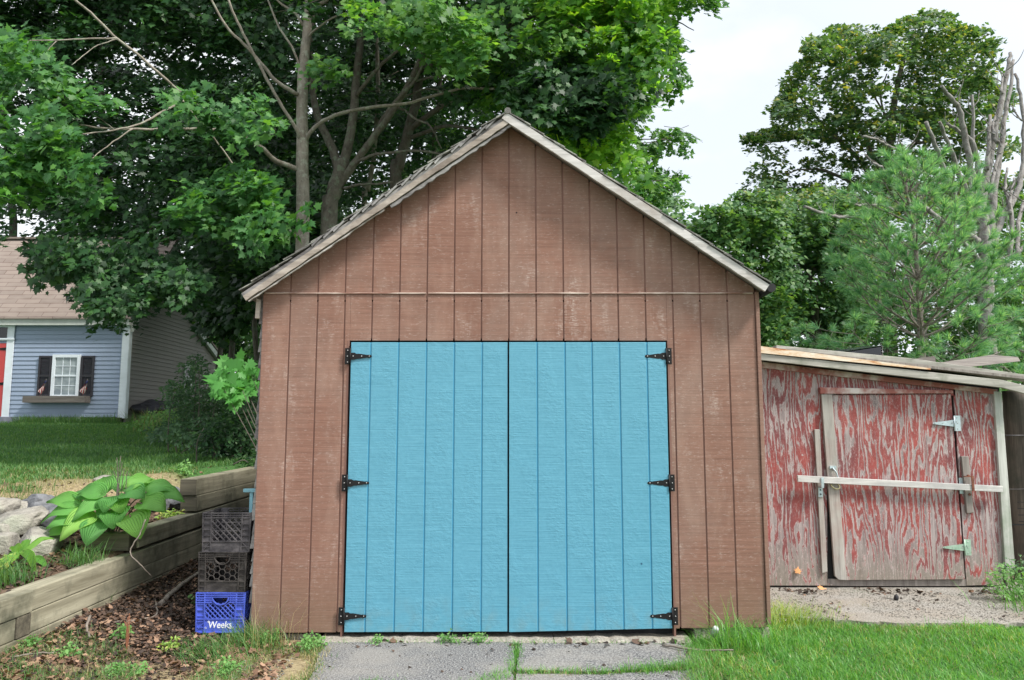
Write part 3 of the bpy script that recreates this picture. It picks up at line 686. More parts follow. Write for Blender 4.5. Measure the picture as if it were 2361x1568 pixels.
mb = MB(); pane(mb, [(1909, 1335), (2228, 1335), (2229, 1351), (1909, 1351)], SY+.004, .02); mb.build('sill_board', M['dark_z'], shed)
mb = MB(); pane(mb, [(1748, 833), (2296, 898), (2297, 909), (1749, 847)], SY-.022, .02); mb.build('top_trim', M['redtrim'], shed, bevel=.003)
mb = MB(); pane(mb, [(1891, 893), (2198, 900), (2198, 907), (1892, 908)], SY-.045, .03); mb.build('door_header', M['redtrim'], shed, bevel=.003)
mb = MB(); pane(mb, [(2292, 902), (2309, 904), (2341, 1310), (2318, 1310)], SY-.03, .05); mb.build('corner_board', M['green_z'], shed, bevel=.004)
mb = MB(); pane(mb, [(1878, 990), (1890, 990), (1908, 1318), (1896, 1322)], SY-.025, .025); mb.build('upright_board', M['grey_z'], shed, bevel=.003)
mb = MB(); pane(mb, [(1744, 814), (2311, 876), (2380, 893), (2380, 912), (2311, 894), (1744, 829)], SY-.16, .03); mb.build('fascia', M['grey_x'], shed, bevel=.004)
mb = MB()
for i in range(20):
    u0 = 1746 + 20*i; f = lambda u: 797 + (u-1746)*.130
    d0, d1 = (random.uniform(-1.2, 1.2) for _ in range(2)); th = 16 - i*.62
    pane(mb, [(u0, f(u0)), (u0+20, f(u0+20)), (u0+20, f(u0+20)+th-.5), (u0, f(u0)+th)], SY-.172, .006)
mb.build('metal_flashing', M['flash'], shed)
mb = MB(); A, B = P(1744, 797, SY-.17), P(2400, 872, SY-.17)
mb.prism([A + Vector((0, .01, 0)), B + Vector((0, .01, 0)), B + Vector((0, .01, -.025)), A + Vector((0, .01, -.025))], (0, 3.4, .25)); mb.build('roof_deck', M['dark_z'], shed)
mb = MB(); pane(mb, [(1790, 796), (2100, 826), (2380, 866), (2380, 879), (2100, 839), (1790, 803)], SY-.145, .12); mb.build('edge_plank', M['grey_x'], shed, bevel=.003)
mb = MB(); a, b = P(1744, 1350, SY), P(2330, 1350, SY)
mb.prism([(a.x, SY+.05, 0), (a.x, SY+.05, P(1744, 800, SY).z-.06), (a.x, SY+3.2, P(1744, 800, SY).z+.1), (a.x, SY+3.2, 0)], (.03, 0, 0))
mb.prism([(b.x, SY+.05, 0), (b.x, SY+.05, P(2300, 880, SY).z-.02), (b.x, SY+3.2, P(2300, 880, SY).z+.1), (b.x, SY+3.2, 0)], (.03, 0, 0))
mb.box(a.x+.03, b.x, SY+3.2, SY+3.24, 0, 2.1); mb.build('side_wall', M['grey_z'], shed)
# shed door
mb = MB(); pane(mb, [(1918, 911), (2193, 909), (2225, 1336), (1948, 1338)], SY-.020, .018)
dr = mb.build('door', M['red2'], shed, bevel=.003); dr['label'] = 'red shed door with flaking contour-like paint'
mb = MB(); pane(mb, [(1894, 909), (1919, 909), (1952, 1338), (1934, 1337), (1925, 1328)], SY-.038, .028); mb.build('edge_board', M['grey_z'], dr, bevel=.004)
for (u, v, mm) in ((2200, 976, 'zinc'), (2224, 1262, 'zincgreen')):
    p = P(u, v, SY-.026); o = tee_hinge('hinge', p.x, p.z, -1, dr, [M[mm], M['screw']], L=.20, hl=.145, pw=.058, y=SY-.027, base=.032, tip=.008, fancy=False)
    o['label'] = 'greenish lower hinge' if mm == 'zincgreen' else 'shiny upper hinge'
mb = MB(); p = P(2216, 1120, SY-.004); mb.box(p.x-.02, p.x+.025, SY-.010, SY-.003, p.z-.075, p.z+.075); o = mb.build('hinge', M['zinc'], dr, bevel=.002)
mb = MB(); p = P(1920, 1078, SY-.04); mb.box(p.x-.03, p.x+.03, SY-.048, SY-.038, p.z-.01, p.z+.015)
limb(mb, [p + Vector((-.01, -.01, 0)), p + Vector((.02, -.02, -.04)), p + Vector((.035, -.02, -.09)), p + Vector((.03, -.015, -.15))], .008, .008, 4, 8); mb.build('hook', M['zinc'], dr)
mb = MB(); p = P(1925, 1120, SY-.05); limb(mb, [p + Vector((-.04, 0, .015)), p + Vector((-.02, -.005, -.015)), p + Vector((.02, -.006, -.03)), p + Vector((.045, 0, -.012)), p + Vector((.03, .004, .018))], .006, .006, 5, 8); mb.build('ring', M['brass'], dr)
# brackets that hold the bar
mb = MB(); p0, p1 = P(1893, 1101, SY-.09), P(1900, 1125, SY-.09); mb.box(p0.x, p1.x, SY-.094, SY-.088, p1.z, p0.z); mb.box(p0.x, p1.x, SY-.088, SY-.026, p1.z-.002, p1.z+.006)
q0, q1 = P(1886, 1124, SY-.03), P(1897, 1146, SY-.03); mb.box(q0.x, q1.x, SY-.034, SY-.026, q1.z, q0.z)
for zz_ in (.3, .75): mb.tube([((q0.x+q1.x)/2, SY-.034, q1.z+(q0.z-q1.z)*zz_), ((q0.x+q1.x)/2, SY-.040, q1.z+(q0.z-q1.z)*zz_)], .007, 8, 1)
mb.build('bar_bracket', [M['zinc'], M['black']], shed)['label'] = 'grey metal bracket holding the bar'
mb = MB(); p0, p1 = P(2239, 1097, SY-.09), P(2247, 1132, SY-.09); mb.box(p0.x, p1.x, SY-.094, SY-.088, p1.z, p0.z); mb.box(p0.x-.05, p1.x, SY-.088, SY-.05, p0.z-.012, p0.z-.004)
p = P(2231, 1097, SY-.06); mb.tube([p, p + Vector((0, -.02, 0))], .012, 6); p = P(2235, 1140, SY-.03); mb.tube([p, p + Vector((0, -.012, 0))], .012, 6)
mb.build('bar_bracket', M['rust'], shed)['label'] = 'rusty metal bracket holding the bar'
mb = MB(); pane(mb, [(2217, 1052), (2234, 1052), (2246, 1182), (2230, 1184)], SY-.030, .03); mb.build('bracket_block', M['dark_z'], shed, bevel=.004)
# loose bar
bar = MB(); pane(bar, [(1839, 1096), (2313, 1121), (2313, 1135), (1840, 1111)], SY-.085, .028)
o = bar.build('wooden_bar', M['pale_x'], None, bevel=.003); tag(o, 'long pale wooden bar laid across the red shed door', 'bar')

# log post beside the shed
o = empty('log_post', (P(2345, 1345, 7.55).x, 7.55, 0), 'thick dark log post standing at the right corner of the red shed', 'post')
mb = MB(); a = P(2345, 900, 7.62); limb(mb, [(a.x+.02, 7.62, -.1), (a.x+.02, 7.62, .9), (a.x+.015, 7.62, a.z)], .16, .145, 8, 20, .004); mb.build('log', M['log'], o)
mb = MB(); b = P(2355, 905, 7.5); limb(mb, [(b.x+.035, 7.53, 1.25), (b.x+.035, 7.53, b.z)], .055, .05, 5, 10, .003); mb.build('split_rail', M['logorange'], o)
mb = MB(); q = P(2340, 1004, 7.45); mb.tube([(q.x+.01+.165*math.cos(t_), 7.62+.165*math.sin(t_), q.z) for t_ in np.linspace(0, 6.28, 25)], .006, 6, caps=False); mb.build('metal_band', M['crategrey'], o); mb = MB()
q = P(2340, 1128, 7.45); mb.tube([(q.x+.01+.168*math.cos(t_), 7.62+.168*math.sin(t_), q.z) for t_ in np.linspace(0, 6.28, 25)], .003, 6, caps=False); mb.build('metal_band', M['crategrey'], o)
mb = MB(); p = P(2368, 1180, 7.36)
for i in range(4): mb.bar((p.x-.085, 7.36, p.z-.09+.06*i), (p.x+.1, 7.36, p.z-.09+.06*i), .006, .006)
for i in range(4): mb.bar((p.x-.085+.06*i, 7.362, p.z-.095), (p.x-.085+.06*i, 7.362, p.z+.095), .006, .006)
mb.bar((p.x-.16, 7.36, p.z-.12), (p.x+.1, 7.36, p.z-.12), .012, .012); tag(mb.build('wire_rack', M['black'], None), 'black wire rack hung on the log post at the right edge', 'rack')
# things lying on the shed roof
mb = MB(); a, b = P(1930, 813, 7.9), P(2034, 797, 7.9)
mb.prism([a, b, b + Vector((.0, 0, -.115)), a + Vector((.02, 0, -.02))], (.0, .012, 0)); mb.prism([a, b, b + Vector((0, .42, .04)), a + Vector((0, .42, .04))], (0, 0, -.01))
mb.prism([b, b + Vector((0, .42, .04)), b + Vector((0, .42, -.08)), b + Vector((0, 0, -.115))], (-.012, 0, 0)); 
for i in range(4): mb.bar(b + Vector((-.003, .0, -.015-.026*i)), b + Vector((-.003, .4, .02-.026*i)), .016, .012, 1)
tag(mb.build('plastic_tray', [M['blackplastic'], M['dark_z']], None), 'black plastic tray tipped up on the red shed roof', 'tray')
mb = MB(); mb.prism([P(2138, 846, 7.6), P(2215, 849, 7.6), P(2353, 833, 7.75), P(2350, 828, 7.8), P(2290, 823, 7.95)], (0, .02, .025))
tag(mb.build('loose_plank', M['planter'], None, bevel=.004), 'loose grey plank lying crooked on the red shed roof', 'plank')
mb = MB(); pane(mb, [(2095, 829), (2155, 821), (2158, 834), (2110, 836)], 7.5, .1); tag(mb.build('brown_block', M['planter'], None, bevel=.003), 'small brown wood block on the shed roof beside the loose plank', 'block')

# ------------------------------------------------------------------ retaining wall
rw = empty('retaining_wall', (-3.15, 6.5, .2), 'low retaining wall of stacked landscape timbers', 'retaining wall')
def timber(x, y0, y1, z0, z1, m='timber', w=.145, dx=0, slope=0):
    mb = MB(); mb.prism([(x-w, y0, z0), (x, y0, z0), (x, y0, z1), (x-w, y0, z1)], (dx, y1-y0, slope)); mb.v = [tuple(v) for v in mb.v]
    mb.build('timber', [M[m]], rw, bevel=.007)
WX = -3.115
timber(WX, 5.085, 7.95, .315, .452, dx=0, slope=.035); timber(WX, 5.09, 7.95, .178, .312, dx=0, slope=.035); timber(WX, 5.1, 9.8, .045, .175, dx=0, slope=.05)
timber(WX+.012, 3.2, 5.08, .312, .448, dx=-.0); timber(WX+.004, 3.2, 4.93, .176, .309); timber(WX+.008, 3.2, 5.09, .04, .173)
mb = MB(); mb.box(WX-.35, WX+.009, 4.94, 5.078, .1765, .3095); mb.build('tie_back', M['timberend'], rw, bevel=.006)
timber(WX-.018, 6.52, 10.6, .492, .634, dx=0, slope=.05)
mb = MB(); mb.box(WX-.36, WX-.03, 6.38, 6.515, .49, .632); mb.build('tie_back', M['timberend'], rw, bevel=.006)
timber(WX-.024, 7.98, 10.6, .352, .487, dx=0, slope=.04); timber(WX-.022, 7.97, 10.6, .21, .349, dx=0, slope=.04)
timber(WX-.030, 7.72, 10.6, .664, .818, dx=0, slope=.03, w=.165); timber(WX-.036, 7.70, 10.6, .821, .985, dx=0, slope=.03, w=.165)
mb = MB(); mb.box(WX-.199, WX-.038, 7.694, 7.70, .826, .98); mb.box(WX-.193, WX-.032, 7.712, 7.72, .67, .813); mb.build('timber_end', M['timberend'], rw)

# ------------------------------------------------------------------ milk crates
def clipseg(p, q, x0, x1, z0, z1):
    t0, t1 = 0.0, 1.0; dx, dz = q[0]-p[0], q[1]-p[1]
    for a, b in ((-dx, p[0]-x0), (dx, x1-p[0]), (-dz, p[1]-z0), (dz, z1-p[1])):
        if abs(a) < 1e-12:
            if b < 0: return None
        else:
            r = b / a
            if a < 0: t0 = max(t0, r)
            else: t1 = min(t1, r)
    if t0 >= t1: return None
    return (p[0]+dx*t0, p[1]+dz*t0), (p[0]+dx*t1, p[1]+dz*t1)
def crate(cx, y0, z0, rot, style, mat, label, lettered=False):
    W, D, Hc = .352, .352, .279
    root = empty('milk_crate', (cx, y0 + D/2, z0), label, 'crate', 'milk crates stacked against the garage')
    mb = MB(); rim = MB()
    def faces(k):
        # k-th side: map (s across, outward depth d, z)
        a = math.pi/2 * k; ca, sa = math.cos(a), math.sin(a)
        def f(s, d, z):
            x, y = s, -D/2 - d; X = x*ca - y*sa; Yy = x*sa + y*ca
            tp = 1 - .035 * (1 - z/Hc); X *= tp; Yy *= tp
            cr, sr = math.cos(rot), math.sin(rot)
            return (cx + X*cr - Yy*sr, y0 + D/2 + X*sr + Yy*cr, z0 + z)
        return f
    def fb(m, f, s0, s1, z0_, z1_, d0=-.006, d1=0.0):
        vs = [f(s, d, z) for s in (s0, s1) for d in (d0, d1) for z in (z0_, z1_)]
        m.add(vs, [(0,1,3,2),(4,6,7,5),(0,4,5,1),(2,3,7,6),(0,2,6,4),(1,5,7,3)])
    def fbar(m, f, a, b, w, d0=-.006, d1=-.0005):
        dx, dz = b[0]-a[0], b[1]-a[1]; L = math.hypot(dx, dz)
        if L < .004: return
        nx_, nz_ = -dz/L*w/2, dx/L*w/2
        q = [(a[0]-nx_, a[1]-nz_), (b[0]-nx_, b[1]-nz_), (b[0]+nx_, b[1]+nz_), (a[0]+nx_, a[1]+nz_)]
        vs = [f(s, d0, z) for s, z in q] + [f(s, d1, z) for s, z in q]
        m.add(vs, [(0,1,2,3),(7,6,5,4),(0,4,5,1),(1,5,6,2),(2,6,7,3),(3,7,4,0)])
    h = W/2 - .001; wx = .108 if style != 'hex' else .12
    for k in range(4):
        f = faces(k)
        # corner columns, recessed plate with ribs
        for sg in (-1, 1):
            a, b = sorted((sg*h, sg*(wx+.008))); fb(mb, f, a, b, 0.002, Hc-.002, -.012, -.008)
            fb(mb, f, *sorted((sg*h, sg*(h-.006))), 0, Hc, -.010, .001); fb(mb, f, *sorted((sg*(wx+.008), sg*wx)), 0, Hc, -.010, .001)
            for z in np.arange(.035, .24, .04): fb(mb, f, a, b, z, z+.005, -.010, .0)
            if style != 'hex': fbar(mb, f, (sg*(wx+.01), .07), (sg*(h-.004), .012), .006)
        top0 = .205 if style != 'open' else .235
        for z in np.arange(Hc-.006, top0-.001, -.0165):
            if style != 'open' and z < .255: fb(mb, f, -h, -.058, z, z+.0055, -.010, .002); fb(mb, f, .058, h, z, z+.0055, -.010, .002)
            else: fb(mb, f, -h, h, z, z+.0055, -.010, .002)
        for s in np.arange(-h+.02, h, .045):
            if style == 'open' or abs(s) > .06: fb(mb, f, s, s+.004, top0, Hc, -.010, .0)
        if style != 'open': fb(mb, f, -h, -.06, top0, Hc, -.012, -.008); fb(mb, f, .06, h, top0, Hc, -.012, -.008); fb(mb, f, -.06, .06, .255, Hc, -.012, -.008)
        band = .092 if lettered else .072
        fb(mb, f, -wx, wx, .0, band, -.010, -.004); fb(mb, f, -h, h, band, band+.007, -.010, .002); fb(mb, f, -h, h, 0, .006, -.010, .002)
        x0, x1, w0, w1 = -wx, wx, band+.007, top0
        if style == 'hex':
            a = .026; hh = a * math.sqrt(3) / 2
            for i in range(-5, 6):
                for j in range(-1, 5):
                    cxh = i * 1.5 * a; czh = w0 + .012 + j * 2 * hh + (hh if i % 2 else 0)
                    for m_ in range(3):
                        t0, t1 = math.pi/3*m_, math.pi/3*(m_+1)
                        s_ = clipseg((cxh + a*math.cos(t0), czh + a*math.sin(t0)), (cxh + a*math.cos(t1), czh + a*math.sin(t1)), x0, x1, w0, w1)
                        if s_: fbar(mb, f, *s_, .0052)
        else:
            sp_ = .036 if style == 'blue' else .044
            for i in range(-8, 9):
                c = i * sp_
                for sg, ww in ((1, .0042), (-1, .0078 if style == 'open' else .0062)):
                    s_ = clipseg((c - .2, (w0+w1)/2 - sg*.2), (c + .2, (w0+w1)/2 + sg*.2), x0, x1, w0, w1)
                    if s_: fbar(mb, f, *s_, ww, -.007 if sg > 0 else -.006, -.002 if sg > 0 else -.0005)
            if style == 'open':
                fb(mb, f, -wx, wx, .150, .155, -.008, -.002); fb(mb, f, -.03, wx, .208, .213, -.008, -.001); fb(mb, f, -.002, .002, .155, .21, -.008, -.001)
        if style != 'open':
            # oval hand hole: dark recess and raised ring
            ring = [(.058*math.cos(t_), .248 + (.054 if t_ > math.pi else .004)*math.sin(t_)) for t_ in np.linspace(math.pi, 2*math.pi, 13)]
            for i in range(12): fbar(mb, f, ring[i], ring[i+1], .008, -.010, .004)
            fbar(mb, f, ring[0], ring[-1], .006, -.010, .003)
        if style == 'blue':
            for sg in (-1, 1):
                el = [(sg*(wx-.012) + .013*math.cos(t_), band+.026 + .021*math.sin(t_)) for t_ in np.linspace(0, 2*math.pi, 13)]
                for i in range(12): fbar(mb, f, el[i], el[i+1], .005, -.010, .002)
    f = faces(0)
    n = 16
    for i in range(n+1):   # floor grid
        s = -h + 2*h*i/n; a = [f(s-.003, -.006, .004), f(s+.003, -.006, .004), f(s+.003, -D+.006, .004), f(s-.003, -D+.006, .004)]
        mb.prism(a, (0, 0, .006)); d = -.006 - (D-.012)*i/n; a = [f(-h, d, .005), f(h, d, .005), f(h, d-.006, .005), f(-h, d-.006, .005)]; mb.prism(a, (0, 0, .006))
    mb.build('crate_body', mat, root)
    if lettered:
        def word(body, s, z, size, shear, off, xs=1.0):
            cu = bpy.data.curves.new('lettering', 'FONT'); cu.body = body; cu.size = size; cu.shear = shear; cu.offset = off; cu.extrude = .0006; cu.align_x = 'CENTER'
            to = bpy.data.objects.new('tmp', cu); C.objects.link(to); dg = bpy.context.evaluated_depsgraph_get()
            me = bpy.data.meshes.new_from_object(to.evaluated_get(dg)); bpy.data.objects.remove(to)
            for v in me.vertices: v.co = Vector(f(s + v.co.x*xs, -.0030 + v.co.z, z + v.co.y*1.12))
            return me
        mats = [M['ink']]
        link('lettering', word('Weeks', 0, .033, .060, .10, .0007, 1.0), root, mats)
        sw = MB()   # swashes of the W and the final s
        for P_ in ([(-.083, .070), (-.089, .078), (-.081, .083), (-.073, .076), (-.072, .066)], [(.062, .036), (.074, .026), (.086, .030), (.083, .038)]):
            for i in range(len(P_)-1): fbar(sw, f, P_[i], P_[i+1], .0035, -.0035, -.0022)
        sw.build('lettering', mats, root)
        link('lettering', word('12', -.103, .030, .014, 0, .0003), root, mats); link('lettering', word('67', .098, .030, .014, 0, .0003), root, mats)
    return root
crate(-2.088, 5.60, .045, R(1.5), 'blue', M['crateblue'], 'blue crate lettered Weeks, bottom of the stack beside the garage', True)
crate(-2.078, 5.605, .326, R(-2), 'hex', M['crateblack'], 'dusty black crate with honeycomb sides, middle of the stack')
crate(-2.066, 5.60, .606, R(1), 'open', M['crategrey'], 'dusty grey crate with diagonal lattice, open on top of the stack')
# ------------------------------------------------------------------ neighbour's house
HY = 19.5
hs = empty('clapboard_house', P(150, 965, HY), 'small lavender blue clapboard house with a rose brown roof beyond the lawn', 'house')
hb = P(150, 962, HY).z; he = P(150, 750, HY).z
def hz(v): return P(150, v, HY).z
def hx(u, v=880): return P(u, v, HY).x
CX = hx(290); LX = hx(-420)
def clap(mb, x0, x1, y, z0, z1, step=.108, wallaxis='x', topf=None):
    z = z0
    while z < z1 - .01:
        zt = min(z + step, z1)
        if wallaxis == 'x': mb.prism([(x0, y-.022, z), (x0, y-.004, zt), (x0, y+.03, zt), (x0, y+.03, z)], (x1-x0, 0, 0))
        z = zt
mb = MB(); clap(mb, LX, CX, HY, hb, he, .112); mb.build('front_wall', M['vinylblue'], hs)
# gable side wall running back
YR = HY + 2.0; YK = P(454, 761, 10).y; ratio = lambda u, v: P(u, v, 1.0).x
def ysd(u, v): return CX / ratio(u, v)
yb = ysd(508, 850); yk = ysd(454, 761); zk = P(454, 761, yk).z; zb_ = P(510, 835, yb).z; yu = ysd(431, 681); zu = P(431, 681, yu).z
sl = (zu - zk) / (yk - yu); 
zr = P(100, 553, 21.4).z; yr = yu - (zr - zu) / sl; yr = max(yr, 21.0)
prof = [(HY, he), (yr, zr), (yk, zk), (yb, zb_)]
def topz(y):
    for (a, za), (b, zb2) in zip(prof, prof[1:]):
        if a <= y <= b: return za + (zb2 - za) * (y - a) / (b - a)
    return None
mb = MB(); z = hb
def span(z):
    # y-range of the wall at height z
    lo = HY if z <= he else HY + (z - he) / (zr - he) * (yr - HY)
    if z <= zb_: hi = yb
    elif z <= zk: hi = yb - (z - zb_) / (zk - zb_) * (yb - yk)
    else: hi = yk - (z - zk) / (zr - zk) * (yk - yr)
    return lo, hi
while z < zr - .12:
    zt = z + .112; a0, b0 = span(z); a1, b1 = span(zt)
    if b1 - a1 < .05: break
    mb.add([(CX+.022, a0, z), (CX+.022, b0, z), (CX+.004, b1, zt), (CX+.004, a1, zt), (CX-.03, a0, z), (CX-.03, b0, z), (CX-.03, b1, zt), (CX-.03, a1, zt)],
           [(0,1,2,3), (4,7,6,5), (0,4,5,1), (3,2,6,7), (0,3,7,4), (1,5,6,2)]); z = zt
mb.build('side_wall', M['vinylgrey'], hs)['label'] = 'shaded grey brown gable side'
mb = MB(); mb.box(CX-.13, CX+.03, HY-.05, HY-.024, hb-.03, he-.0); mb.box(CX+.026, CX+.05, HY-.045, HY+.1, hb-.03, he+.05)
mb.build('corner_trim', M['white'], hs)
mb = MB(); mb.box(CX+.024, CX+.045, yb-.10, yb+.02, hb, zb_); mb.build('corner_trim', M['white2'], hs)
mb = MB()
for (a, za), (b, zb2) in zip(prof, prof[1:]):
    mb.prism([(CX+.03, a, za-.17), (CX+.03, b, zb2-.17), (CX+.03, b, zb2+.02), (CX+.03, a, za+.02)], (.10, 0, 0))
mb.build('rake_trim', M['white2'], hs)
mb = MB(); mb.box(LX, CX+.10, HY-.20, HY-.03, he-.02, he+.14); mb.build('eave_trim', M['white2'], hs)
mb = MB(); mb.prism([(LX, HY-.24, he+.13), (LX, yr, zr+.03), (LX, yr, zr+.10), (LX, HY-.24, he+.17)], (CX+.16-LX, 0, 0))
mb.prism([(LX, yr, zr+.03), (LX, yk, zk+.03), (LX, yk, zk+.10), (LX, yr, zr+.10)], (CX+.16-LX, 0, 0))
mb.prism([(LX, yk, zk+.03), (LX, yb+.2, zb_-.04), (LX, yb+.2, zb_+.02), (LX, yk, zk+.10)], (CX+.16-LX, 0, 0)); mb.bar((LX, yr, zr+.10), (CX+.16, yr, zr+.10), .22, .05)
mb.build('roof', M['houseroof'], hs)
mb = MB(); mb.box(LX, CX, yb-.03, yb, hb, zb_); mb.box(LX, LX+.05, HY, yb, hb, he); mb.box(CX-.02, CX+.01, HY+.03, yb-.04, hb-.4, hb); mb.build('back_wall', M['vinylgrey'], hs)
mb = MB(); mb.box(LX, hx(195), HY-.10, HY-.025, hz(976), hb+.01); mb.box(hx(195)+.003, CX-.02, HY-.07, HY-.02, hz(976), hb-.01, 1); mb.build('foundation_board', [M['foundation'], M['timberend']], hs)
# door
d = MB(); d.box(hx(-70), hx(12), HY-.05, HY-.03, hb+.02, hz(792)); do = d.build('door', M['reddoor'], hs)
d = MB()
for k_ in range(5): d.box(hx(-70+16*k_)-.006, hx(-70+16*k_)+.006, HY-.053, HY-.049, hb+.03, hz(794))
d.build('door_boards', M['rust'], do)
for v in (805, 885): d = MB(); p = hx(12); z = hz(v); d.prism([(p, HY-.06, z+.04), (p, HY-.06, z-.04), (p-.28, HY-.06, z-.006), (p-.28, HY-.06, z+.006)], (0, .01, 0)); d.build('strap_hinge', M['black'], do)
d = MB(); d.box(hx(12)+.002, hx(28), HY-.06, HY-.028, hb, he-.02); d.box(hx(-90), hx(12), HY-.058, HY-.028, hz(786), hz(780)); d.box(hx(-90), hx(28)+.02, HY-.09, HY-.061, hz(784), hz(781)); d.box(hx(-90), hx(12)-.001, HY-.058, HY-.028, hz(755), he-.02)
d.build('door_surround', M['white'], hs)
d = MB(); d.box(hx(-80), hx(12)-.002, HY-.045, HY-.03, hz(779), hz(756)); d.build('transom_window', M['darkglass'], hs)
# window with shutters
w = MB(); x0, x1, z0, z1 = hx(121), hx(185), hz(915), hz(818); fw = .075
w.box(x0, x0+fw, HY-.07, HY-.02, z0, z1); w.box(x1-fw, x1, HY-.07, HY-.02, z0, z1); w.box(x0+fw, x1-fw, HY-.068, HY-.02, z1-fw, z1); w.box(x0+fw, x1-fw, HY-.068, HY-.02, z0, z0+.05)
win = w.build('window', M['white'], hs)
w = MB(); zm = (z0+z1)/2; w.box(x0+fw, x1-fw, HY-.052, HY-.03, zm-.022, zm+.022)
for s, (a, b) in enumerate(((z0+.05, zm-.022), (zm+.022, z1-fw))):
    for i in (1, 2): xx = x0+fw + (x1-x0-2*fw)*i/3; w.box(xx-.008, xx+.008, HY-.042, HY-.034, a, b)
    w.box(x0+fw, x1-fw, HY-.043, HY-.033, (a+b)/2-.008, (a+b)/2+.008)
w.build('sash', M['white'], win)
w = MB(); w.box(x0+fw, x1-fw, HY-.034, HY-.025, z0+.04, z1-fw); w.build('pane', M['glass'], win)
for a, b in ((hx(89), hx(119)), (hx(187), hx(217))):
    w = MB(); w.box(a, a+.05, HY-.06, HY-.024, z0, z1-.03); w.box(b-.05, b, HY-.06, HY-.024, z0, z1-.03)
    for zz_ in (z0, (z0+z1)/2-.03, z1-.08): w.box(a+.05, b-.05, HY-.058, HY-.024, zz_, zz_+.05)
    z = z0+.06
    while z < z1-.09: w.prism([(a+.05, HY-.05, z), (a+.05, HY-.03, z+.024), (a+.05, HY-.026, z+.022), (a+.05, HY-.046, z-.002)], (b-a-.1, 0, 0)); z += .032
    w.build('shutter', M['shutter'], hs)
w = MB(); a, b = hx(72), hx(213); zt, zb3 = hz(914), hz(929); w.box(a, b, HY-.30, HY-.27, zb3, zt); w.box(a, a+.03, HY-.269, HY-.03, zb3, zt); w.box(b-.03, b, HY-.269, HY-.03, zb3, zt); w.box(a+.03, b-.03, HY-.269, HY-.03, zb3, zb3+.10)
w.build('window_box', M['planter'], hs)
# side window
w = MB(); y0, y1 = ysd(420, 900), ysd(438, 900); za, zb4 = P(428, 905, (y0+y1)/2).z, P(428, 842, (y0+y1)/2).z
w.box(CX+.02, CX+.05, y0, y0+.09, za, zb4); w.box(CX+.02, CX+.05, y1-.09, y1, za, zb4); w.box(CX+.02, CX+.052, y0, y1, zb4-.09, zb4); w.box(CX+.02, CX+.052, y0, y1, za, za+.05); w.box(CX+.02, CX+.045, y0, y1, (za+zb4)/2-.03, (za+zb4)/2+.03)
sw_ = w.build('side_window', M['white2'], hs); w = MB(); w.box(CX+.02, CX+.03, y0+.09, y1-.09, za+.05, zb4-.09); w.build('pane', M['darkglass'], sw_)
# little flags in the window box
def flag(u, lean, label):
    r = empty('small_flag', (hx(u), HY-.15, zb3+.1), label, 'flag', 'small striped flags in the window box'); x = hx(u); z = zb3+.1
    tp = Vector((x+lean, HY-.18, z+.50)); m_ = MB(); m_.tube([(x, HY-.15, z), tp], .006, 6); m_.build('stick', M['driedwood'], r)
    n = 9; m_ = MB(); ax = (tp - Vector((x, HY-.15, z))).normalized()
    for i in range(n):
        for j in range(5):
            def q(i, j):
                s = i/n; c = j/5; drop = .30*c; return tp - ax*(.02+.20*s) + Vector((-.16*c*(1-.35*s)+.03*math.sin(7*s+3*c), -.02*math.sin(9*s+4*c), -drop*.75))
            m_.add([q(i, j), q(i+1, j), q(i+1, j+1), q(i, j+1)], [(0, 1, 2, 3)], 2 if (i < 4 and j < 2) else i % 2)
    m_.build('cloth', [M['flagred'], M['flagwhite'], M['flagblue']], r, fixn=False)
flag(104, .14, 'small striped flag at the left end of the window box'); flag(205, .06, 'small striped flag at the right end of the window box')
# dark covered heap by the side wall
me = bpy.data.meshes.new('covered_heap'); import bmesh
bm = bmesh.new(); bmesh.ops.create_icosphere(bm, subdivisions=4, radius=1)
c0 = P(345, 938, 20.2)
for v in bm.verts:
    k_ = 1 + .28 * mnoise.noise(v.co * 1.8) + .08 * mnoise.noise(v.co * 6); v.co = Vector((c0.x + v.co.x*.62*k_, 20.6 + v.co.y*.8*k_, c0.z - .08 + max(v.co.z, -.5)*.26*k_))
for f_ in bm.faces: f_.smooth = True
bm.to_mesh(me); bm.free(); tag(link('covered_heap', me, None, [M['tarp']]), 'dark covered heap in the grass by the grey side of the house', 'heap')
# ------------------------------------------------------------------ trees
def tree(name, base, label, cat='tree', group=None):
    return empty(name, base, label, cat, group)
def pl(pts, Y0, Y1=None):
    Y1 = Y0 if Y1 is None else Y1; n = len(pts) - 1
    return [P(u, v, Y0 + (Y1 - Y0) * i / n) for i, (u, v) in enumerate(pts)]
def px(r, Y): return r * Y / F
def crown(parent, mats, specs, name='crown'):
    """specs: list of (centres, radius, leaves per spray, size, shape, material index, facing)"""
    Vs, Fs, Ms, b = [], [], [], 0
    for cen, rad, per, size, shape, mi, fac in specs:
        if not len(cen): continue
        v, f = sprays(cen, rad, per, size, shape, fac); Vs.append(v); Fs.append(f + b); Ms.append(np.full(len(f), mi)); b += len(v)
    return npmesh(name, np.vstack(Vs), np.vstack(Fs), [M[m] for m in mats], parent, 3, np.concatenate(Ms))
def twigs_(mb, cen, frac, L, r, m=0, droop=-.1):
    for c in cen[::max(1, int(1/frac))]:
        a = random.uniform(0, 6.28); d = Vector((math.cos(a), .5*math.sin(a), random.uniform(-.5, .35))) * L * random.uniform(.5, 1.2)
        p = Vector(c) - d * .5
        limb(mb, [p, p + d*.5 + Vector((0, 0, random.uniform(-.05, .08))), p + d], r, r*.4, 2, 5, .01, m)

def twigs(par, cen, L, r):
    mb = MB(); twigs_(mb, cen, 1, L, r); o = mb.build('twigs', M['twig'], par, fixn=False); o['kind'] = 'stuff'
FACE = (0, -.62, .75)
